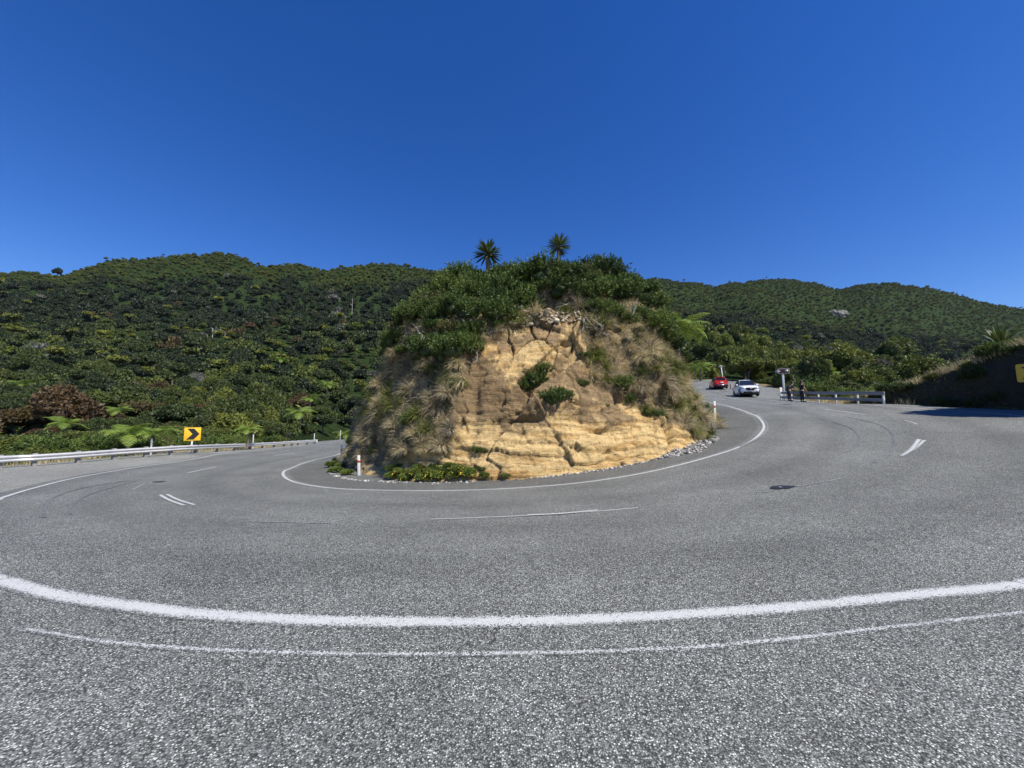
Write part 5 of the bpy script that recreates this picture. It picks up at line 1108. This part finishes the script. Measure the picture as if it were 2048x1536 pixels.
# ------------------------------------------------------------------ cars
M['tyre'] = mat('tyre', (.015, .015, .016), .85); M['rim'] = mat('alloy_rim', (.35, .36, .37), .35, .8); M['glass'] = mat('dark_glass', (.012, .016, .02), .08, 0, .8)
M['trim'] = mat('black_trim', (.018, .018, .02), .5); M['lamp'] = mat('headlight_glass', (.55, .58, .60), .12, .1); M['tail'] = mat('tail_light_red', (.45, .02, .015), .2); M['plate'] = mat('number_plate', (.75, .75, .73), .5)
M['chrome'] = mat('chrome', (.6, .6, .6), .15, 1)
def carpaint(name, c): m = mat(name, c, .28, 0, .5); m.node_tree.nodes['Principled BSDF'].inputs['Coat Weight'].default_value = .8; return m
M['car_white'] = carpaint('white_car_paint', (.86, .86, .86)); M['car_red'] = carpaint('red_car_paint', (.66, .014, .014))
def car(name, label, loc, rz, paint_, s_=1.0, H=1.0, rear_view=False):
    """front towards -y; length 4.5, width 1.84, height 1.68"""
    t = thing(name, label, 'car', loc, rz); t.scale = (s_, s_, s_*H)
    # body: sections along y, each a ring of half-points mirrored
    st_ = [(-2.25, .62, .42, .70, .58), (-2.18, .80, .32, .82, .66), (-1.95, .89, .26, .93, .78), (-1.5, .92, .24, 1.0, .88), (-.95, .92, .22, 1.06, .93), (-.3, .92, .22, 1.07, .94), (.5, .92, .22, 1.08, .95), (1.2, .92, .24, 1.10, .95), (1.75, .91, .28, 1.10, .93), (2.1, .86, .34, 1.06, .86), (2.24, .76, .42, .98, .74)]
    ring = []
    for y, w, zb_, zt, ws in st_:
        zm_ = zb_+(zt-zb_)*.45; half = [(0, zb_), (w*.80, zb_), (w*.97, zb_+.10), (w, zm_), (w*.985, zt-.16), (ws*.99, zt-.03), (ws*.72, zt+.025), (0, zt+.045)]
        ring.append([(x, y, z) for x, z in half]+[(-x, y, z) for x, z in half[-2:0:-1]])
    n = len(ring[0]); V = np.array(ring).reshape(-1, 3); F = [[i*n+j, i*n+(j+1) % n, (i+1)*n+(j+1) % n, (i+1)*n+j] for i in range(len(ring)-1) for j in range(n)]
    me_f = [np.array(F)]; 
    bd = MB(); bd.add(V, F)
    for ri, rev in ((0, True), (len(ring)-1, False)):
        c = np.array(ring[ri]).mean(0); VV = np.vstack([ring[ri], [c]]); bd.add(VV, [[(j+1) % n, j, n] if rev else [j, (j+1) % n, n] for j in range(n)])
    b = bd.build('body', M[paint_], t, True); sb = b.modifiers.new('sub', 'SUBSURF'); sb.levels = 1; sb.render_levels = 2
    # cabin
    cab = [(-1.02, .80, .70, 1.08, 1.10), (-.25, .80, .60, 1.07, 1.60), (.15, .80, .60, 1.07, 1.67), (1.0, .80, .60, 1.08, 1.66), (1.65, .78, .60, 1.08, 1.57), (2.08, .76, .66, 1.05, 1.15)]
    ring = []
    for y, wb, wt, zb_, zt in cab: ring.append([(wb, y, zb_-.1), (wb, y, zb_), (wt+.03, y, zt-.05), (wt-.08, y, zt), (0, y, zt+.02), (-wt+.08, y, zt), (-wt-.03, y, zt-.05), (-wb, y, zb_), (-wb, y, zb_-.1)])
    n = 9; V = np.array(ring).reshape(-1, 3); F = [[i*n+j, (i+1)*n+j, (i+1)*n+j+1, i*n+j+1] for i in range(len(ring)-1) for j in range(n-1)]
    cb = mk('cabin', V, np.array(F), M[paint_], t, True)
    def quad(nm, pts, m, off=(0, 0, 0)): return mk(nm, np.array(pts, float)+np.array(off), [[0, 1, 2, 3]], M[m], t)
    quad('windscreen', [(-.72, -1.0, 1.10), (.72, -1.0, 1.10), (.57, -.27, 1.57), (-.57, -.27, 1.57)], 'glass', (0, -.03, .03))
    quad('rear_window', [(.64, 2.06, 1.18), (-.64, 2.06, 1.18), (-.54, 1.68, 1.54), (.54, 1.68, 1.54)], 'glass', (0, .03, .02))
    for sgn in (-1, 1):
        mk('side_window', [(sgn*.825, -.80, 1.12), (sgn*.825, .32, 1.12), (sgn*.655, .32, 1.60), (sgn*.655, -.18, 1.57), (sgn*.825, .40, 1.12), (sgn*.825, 1.35, 1.13), (sgn*.655, 1.25, 1.58), (sgn*.655, .40, 1.60)], [[0, 1, 2, 3], [4, 5, 6, 7]], M['glass'], t)
        mb = MB(); mb.box((sgn*1.0, -.78, 1.13), (.20, .13, .15)); o = mb.build('mirror', M[paint_], t); bevel(o, .04, 3)
        mb = MB(); mb.add([(sgn*.44, -2.255, .80), (sgn*.80, -2.12, .84), (sgn*.90, -1.90, .88), (sgn*.87, -1.98, .72), (sgn*.78, -2.17, .68), (sgn*.46, -2.27, .70)], [[0, 1, 4, 5], [1, 2, 3, 4]]); o = mb.build('headlight', M['lamp'], t); o.modifiers.new('s', 'SOLIDIFY').thickness = .03
        mb = MB(); mb.box((sgn*.74, 2.17, .93), (.34, .16, .15)); o = mb.build('tail_light', M['tail'], t); bevel(o, .03)
        for y in (-1.38, 1.42):
            th_ = np.linspace(0, PI, 13); mb = MB()     # dark wheel arch, then tyre with rim
            V = [(sgn*.935, y+.42*math.cos(a), .34+.42*math.sin(a)) for a in th_]+[(sgn*.935, y, .30)]
            mb.add(V, [[i, i+1, 13] for i in range(12)]); mb.add([(sgn*.935, y-.42, .34), (sgn*.935, y+.42, .34), (sgn*.935, y+.40, .2), (sgn*.935, y-.40, .2)], [[0, 1, 2, 3]]); mb.build('wheel_arch', M['trim'], t)
            wh = MB(); wh.tube([(sgn*.70, y, .345), (sgn*.73, y, .345), (sgn*.90, y, .345), (sgn*.945, y, .345)], [.30, .345, .345, .30], 22); wl = wh.build('wheel', M['tyre'], t, True)
            rm = MB(); rm.tube([(sgn*.93, y, .345), (sgn*.955, y, .345)], [.24, .22], 18)
            for a in range(5):
                pass
            rm.build('rim', M['rim'], wl)
    mb = MB(); mb.add([(-.46, -2.285, .78), (.46, -2.285, .78), (.40, -2.29, .58), (.22, -2.295, .50), (-.22, -2.295, .50), (-.40, -2.29, .58)], [[0, 1, 2, 5], [5, 2, 3, 4]]); o = mb.build('grille', M['trim'], t); o.modifiers.new('s', 'SOLIDIFY').thickness = .04
    mb = MB(); mb.box((0, -2.22, .33), (1.35, .10, .12)); o = mb.build('lower_intake', M['trim'], t)
    mb = MB(); mb.box((0, -2.315, .47), (.40, .02, .12)); mb.build('number_plate', M['plate'], t)
    mb = MB(); mb.box((0, -2.32, .655), (.13, .02, .09)); mb.build('badge', M['chrome'], t)
    mb = MB(); mb.box((0, 2.20, .47), (1.5, .12, .18)); mb.build('rear_bumper_trim', M['trim'], t)
    mb = MB(); mb.box((0, 2.262, .45), (1.0, .03, .08)); mb.build('bumper_strip', M['chrome'], t)
    mb = MB(); mb.box((0, 2.265, .80), (.42, .02, .13)); mb.build('number_plate', M['plate'], t)
    mb = MB(); mb.box((0, 1.80, 1.60), (1.12, .26, .035)); o = mb.build('roof_spoiler', M[paint_], t); bevel(o, .01)
    mb = MB(); mb.box((0, 0, .24), (1.74, 3.9, .1)); mb.build('underbody', M['trim'], t)
    return t
pw_ = hit(1503, 795); car('parked_car', 'white hatchback SUV facing the camera, parked at the far right roadside', pw_+np.array([.55, 1.9, .16]), R(-19), 'car_white', 1.0, 1.17)
pr_ = hit(1444, 779); car('parked_car', 'red hatchback SUV seen from behind on the road beyond the white car', pr_+np.array([.3, 1.6, .16]), R(164), 'car_red', 1.0, 1.06)

# ------------------------------------------------------------------ the two people at the barrier
M['skin'] = mat('skin', (.50, .30, .21), .6); M['hair'] = mat('dark_hair', (.02, .014, .01), .6); M['navy'] = worn('navy_cloth', (.025, .03, .05), .9, amt=.2); M['blackcloth'] = worn('black_cloth', (.014, .014, .016), .9, amt=.15); M['shoe'] = mat('shoe', (.05, .045, .04), .7); M['pale_trim'] = mat('pale_cloth_band', (.5, .5, .52), .8)
def skin_obj(name, J, E, m, parent, root=0, sub=2):
    me = bpy.data.meshes.new(name); me.from_pydata([j[:3] for j in J], E, []); me.materials.append(m); me.update(); o = bpy.data.objects.new(name, me); C.objects.link(o); o.parent = parent
    sk = o.modifiers.new('skin', 'SKIN')
    if not me.skin_vertices: 
        me.attributes
    for i, j in enumerate(J):
        v = me.skin_vertices[0].data[i]; r = j[3]; v.radius = (r, r) if not hasattr(r, '__len__') else r; v.use_root = (i == root)
    sk.use_smooth_shade = True; ss = o.modifiers.new('sub', 'SUBSURF'); ss.levels = sub; ss.render_levels = sub; return o
def person(label, loc, rz, lean, shirt, trousers, arms, s_=1.0, hair_long=False, bare=True):
    """faces -y before turning; lean bends the trunk forward at the hip; arms = elbow and wrist points for each side"""
    t = thing('person', label, 'person', loc, rz); t.scale = (s_,)*3
    hip = np.array([0, .06, .92]); up_ = np.array([0, -math.sin(lean), math.cos(lean)])
    chest = hip+up_*.34; neck = hip+up_*.54; head = neck+(up_*.5+np.array([0, -.1, .9]))*.17
    J = [(*hip, (.135, .10))]; E = []
    def add(p, r, par): J.append((*p, r)); E.append((par, len(J)-1)); return len(J)-1
    c = add(hip+up_*.18, (.125, .095), 0); c = add(chest, (.155, .105), c); nk = add(neck-up_*.04, (.07, .065), c); n2 = add(neck+up_*.05, .052, nk); hd0 = add(head-[0, 0, .05], .075, n2); hd = add(head, (.085, .098), hd0); add(head+[0, 0, .075], .07, hd)
    for sgn, (el, wr) in zip((-1, 1), arms):
        sh_ = chest+up_*.13+np.array([sgn*.17, 0, 0]); a = add(sh_, .055, c); b = add(np.array(el), .040, a); w_ = add(np.array(wr), .027, b)
        d = norm((np.array(wr)-np.array(el))[None])[0]; pm = add(np.array(wr)+d*.06, .032, w_)
        for f in range(4): 
            q = np.array(wr)+d*(.12)+np.array([(f-1.5)*.02, 0, 0]); k = add(q, .010, pm); add(q+d*(.05 if f in (1, 2) else .04)+[0, 0, -.015], .008, k)
        add(np.array(wr)+d*.06+np.array([-sgn*.05, 0, -.01]), .010, pm)
    for sgn in (-1, 1):
        h = add(hip+np.array([sgn*.09, 0, -.08]), .09, 0); k = add((sgn*.11, .0, .50), .062, h); a = add((sgn*.11, .06, .09), .040, k); add((sgn*.12, -.11, .04), .038, a)
    skin_obj('body', J, E, M['skin'], t)
    # face and hair
    hm = MB(); iv, if_ = ICO[3]; q = iv*np.array([.098, .112, .118])+head+[0, .022, .02]; keep = ~((iv[:, 1] < -.45) & (iv[:, 2] < .45)); fk = np.array([f for f in if_ if keep[f].all()]); hm.add(q, fk)
    if hair_long: hm.tube([head+[0, .07, 0], neck+[0, .10, -.02], chest+[0, .13, .05]], [.085, .08, .045], 8)
    hm.build('hair', M['hair'], t, True)
    fm = MB(); fm.tube([head+[0, -.095, .02], head+[0, -.118, -.012]], [.010, .016], 6); fm.build('nose', M['skin'], t, True)
    em = MB(); [em.add(ICO[1][0]*.012+head+[s2*.034, -.088, .022], ICO[1][1]) for s2 in (-1, 1)]; em.build('eyes', M['blackcloth'], t)
    # clothes follow the body, a little larger
    J2 = [(*hip, (.155, .12)), (*(hip+up_*.18), (.145, .115)), (*chest, (.175, .125)), (*(neck-up_*.05), (.085, .08))]; E2 = [(0, 1), (1, 2), (2, 3)]
    for sgn, (el, wr) in zip((-1, 1), arms):
        sh_ = chest+up_*.13+np.array([sgn*.17, 0, 0]); J2.append((*sh_, .072)); E2.append((2, len(J2)-1)); mid_ = sh_*.35+np.array(el)*.65; J2.append((*mid_, .058)); E2.append((len(J2)-2, len(J2)-1))
        if not bare: J2.append((*el, .052)); E2.append((len(J2)-2, len(J2)-1)); J2.append((*(np.array(el)*.15+np.array(wr)*.85), .042)); E2.append((len(J2)-2, len(J2)-1))
    skin_obj('shirt', J2, E2, M[shirt], t)
    J3 = [(*(hip+[0, 0, .06]), (.15, .115)), (*(hip-[0, 0, .04]), (.155, .12))]; E3 = [(0, 1)]
    for sgn in (-1, 1):
        J3.append((sgn*.09, .05, .80, .105)); E3.append((1, len(J3)-1)); J3.append((sgn*.11, .0, .50, .078)); E3.append((len(J3)-2, len(J3)-1)); J3.append((sgn*.11, .055, .12, .06)); E3.append((len(J3)-2, len(J3)-1))
    skin_obj('trousers', J3, E3, M[trousers], t)
    for sgn in (-1, 1):
        mb = MB(); mb.box((sgn*.12, -.04, .045), (.10, .27, .09)); o = mb.build('shoe', M['shoe'], t); bevel(o, .03, 3)
    return t
def barpt(px, back): 
    d = ray(px, 800); A_ = np.array([[bx[0], -d[0]], [bx[1], -d[1]]]); f = float(np.linalg.solve(A_, -np.array(b0[:2]))[0]); q = np.array(b0)+bx*f
    nn = np.array([bx[1], -bx[0]])/Lb; nn = nn if nn @ (-q[:2]) > 0 else -nn; q[:2] += nn*back; q[2] = float(G(q[0], q[1])); return q, math.atan2(nn[1], nn[0])
qa, an = barpt(1592, .48); person('person in dark navy clothes bending forward over the barrier rail beside the brown sign', qa, R(88), .6, 'navy', 'navy', [((-.25, -.38, 1.08), (-.14, -.60, .98)), ((.25, -.38, 1.08), (.14, -.60, .98))], 1.02)
qb, an = barpt(1617, .42); person('person with long dark hair and black clothes standing upright at the barrier', qb, R(95), .08, 'blackcloth', 'blackcloth', [((-.27, .02, 1.12), (-.22, -.18, .92)), ((.27, -.02, 1.12), (.18, -.24, 1.00))], 1.0, True)

# ------------------------------------------------------------------ bleached dead trees standing in the forest
def snag(a, b_, Y, h, seed, label):
    p = at(a, b_, Y); g = np.random.default_rng(seed); zt = float(Hh(p[0], p[1])); base = zt; hh = max(p[2]-base, 3); mb = MB(); r = .22*h
    mb.tube([(0, 0, 0), (.1, 0, hh*.5), (g.uniform(-.4, .4), 0, hh)], [r, r*.8, r*.35], 6)
    for k in range(5):
        z0 = hh*g.uniform(.6, .95); a2 = g.uniform(0, 6.28); l = hh*.16*g.uniform(.5, 1.3); mb.tube([(0.1, 0, z0), (math.cos(a2)*l, math.sin(a2)*l, z0+l*.8)], [r*.4, r*.12], 4)
    o = mb.build('dead_tree', M['dead'], smooth=True); o.location = (p[0], p[1], base); tag(o, label, 'dead tree')
for k, (a, b_, Y, h, lab) in enumerate([(275, 676, 215, 1.6, 'tall bleached dead trunk standing alone on the middle left slope'), (392, 668, 235, 1.4, 'pale dead trunk at the left end of the dead grove'), (404, 672, 236, .9, 'forked dead trunk second in the dead grove'), (426, 656, 240, 1.3, 'bleached trunk in the middle of the dead grove'), (415, 668, 238, .8, 'small dead stem in the dead grove'), (488, 664, 240, 1.2, 'dead trunk at the right end of the dead grove'), (450, 664, 240, .8, 'thin grey dead tree right of the middle of the grove'),
                                  (705, 596, 330, 1.3, 'white dead trunk high on the slope left of the outcrop'), (556, 570, 385, 1.2, 'pale dead tree at the edge of the bright upper slope'), (1390, 690, 160, .9, 'grey dead tree right of the outcrop fern')]):
    snag(a, b_, Y, h*.8, 900+k, lab)
t_ = at(118, 520, 455); tr_, c_ = place_tree(t_[0], t_[1], float(Hh(t_[0], t_[1]))-1.6, (1.7, 1.7, 2.2), .5, 2, .06, 'mid', 'on the ridge'); tr_['label'] = 'lone dark tree standing above the ridge line near the left frame edge'; del tr_['group']

for k in range(11):                       # bushes closing on the road edge beyond the parked cars
    q = spline(np.array([(27.3, 36.5, 0), (31, 42, 0), (36, 49, 0), (40, 56, 0), (43, 66, 0)]), 11)[k]; s_ = g.uniform(1.1, 2.0); x_, y_ = q[0]+g.uniform(.4, 2.0), q[1]
    inst('shrub', 'dark green bush on the verge behind the parked cars', 'shrub', 'bushes behind the parked cars', (x_, y_, float(G(x_, y_))-.6), g.uniform(0, 6), s_, [('foliage', shrubs[k % 4].data, g.uniform(.1, .6)), ('stems', stems[k % 2].data, None)])

# pale cliff scar on the right hill
gg_ = np.random.default_rng(55); a_, b_ = np.meshgrid(np.linspace(-1, 1, 40), np.linspace(-1, 1, 26)); Yc_ = min(np.arange(380, 650, 2.), key=lambda q: abs(float(Hh(at(1688, 630, q)[0], q))+2-at(1688, 630, q)[2])); c0_ = at(1688, 630, Yc_); print('scar', Yc_)
Vx = c0_[0]+a_*12; Vz = b_*8; Vy = c0_[1]-1-b_*-4+fbm(np.stack([a_*5, b_*3, a_*0], -1), 4, 88)*5+(np.abs(a_)**3+np.abs(b_)**3)*7
Vv = np.stack([Vx, Vy, c0_[2]+Vz+1.5+fbm(np.stack([a_*4, b_*4, a_*0+3], -1), 3, 89)*3], -1)
M['scar'] = worn('pale_cliff', (.19, .19, .17), .95, amt=.9, scale=.35, dirt=(.05, .06, .03)); tag(mk('cliff', Vv, grid_faces(26, 40), M['scar'], smooth=True), kind='structure')

# ------------------------------------------------------------------ air
hz = MB(); hz.box((60, 350, 145), (2600, 900, 390)); hm = bpy.data.materials.new('haze'); hm.use_nodes = True; hn = hm.node_tree; hn.nodes.clear()
pv = hn.nodes.new('ShaderNodeVolumePrincipled'); pv.inputs['Density'].default_value = .000028; pv.inputs['Color'].default_value = (.62, .76, 1, 1); pv.inputs['Anisotropy'].default_value = .2
mo = hn.nodes.new('ShaderNodeOutputMaterial'); hn.links.new(pv.outputs[0], mo.inputs['Volume'])
tag(hz.build('haze', hm), kind='stuff')

# trees on top of the right bank, outside the frame, whose shadow falls on the road edge
for k, (x_, y_, sc_) in enumerate([(26.6, 10.6, 1.15), (26.3, 12.4, 1.0), (27.2, 14.2, .95)]):
    q = drop(bbvh, x_, y_); t, c = place_tree(x_, y_, float(q[2])-.4, (sc_*.8, sc_*.8, sc_*1.25), k*2., [4, 0, 4][k], .2, 'mid', 'on the right bank'); t['label'] = 'tall dark tree on top of the right bank beside the bend'; t['group'] = 'trees on the right bank'
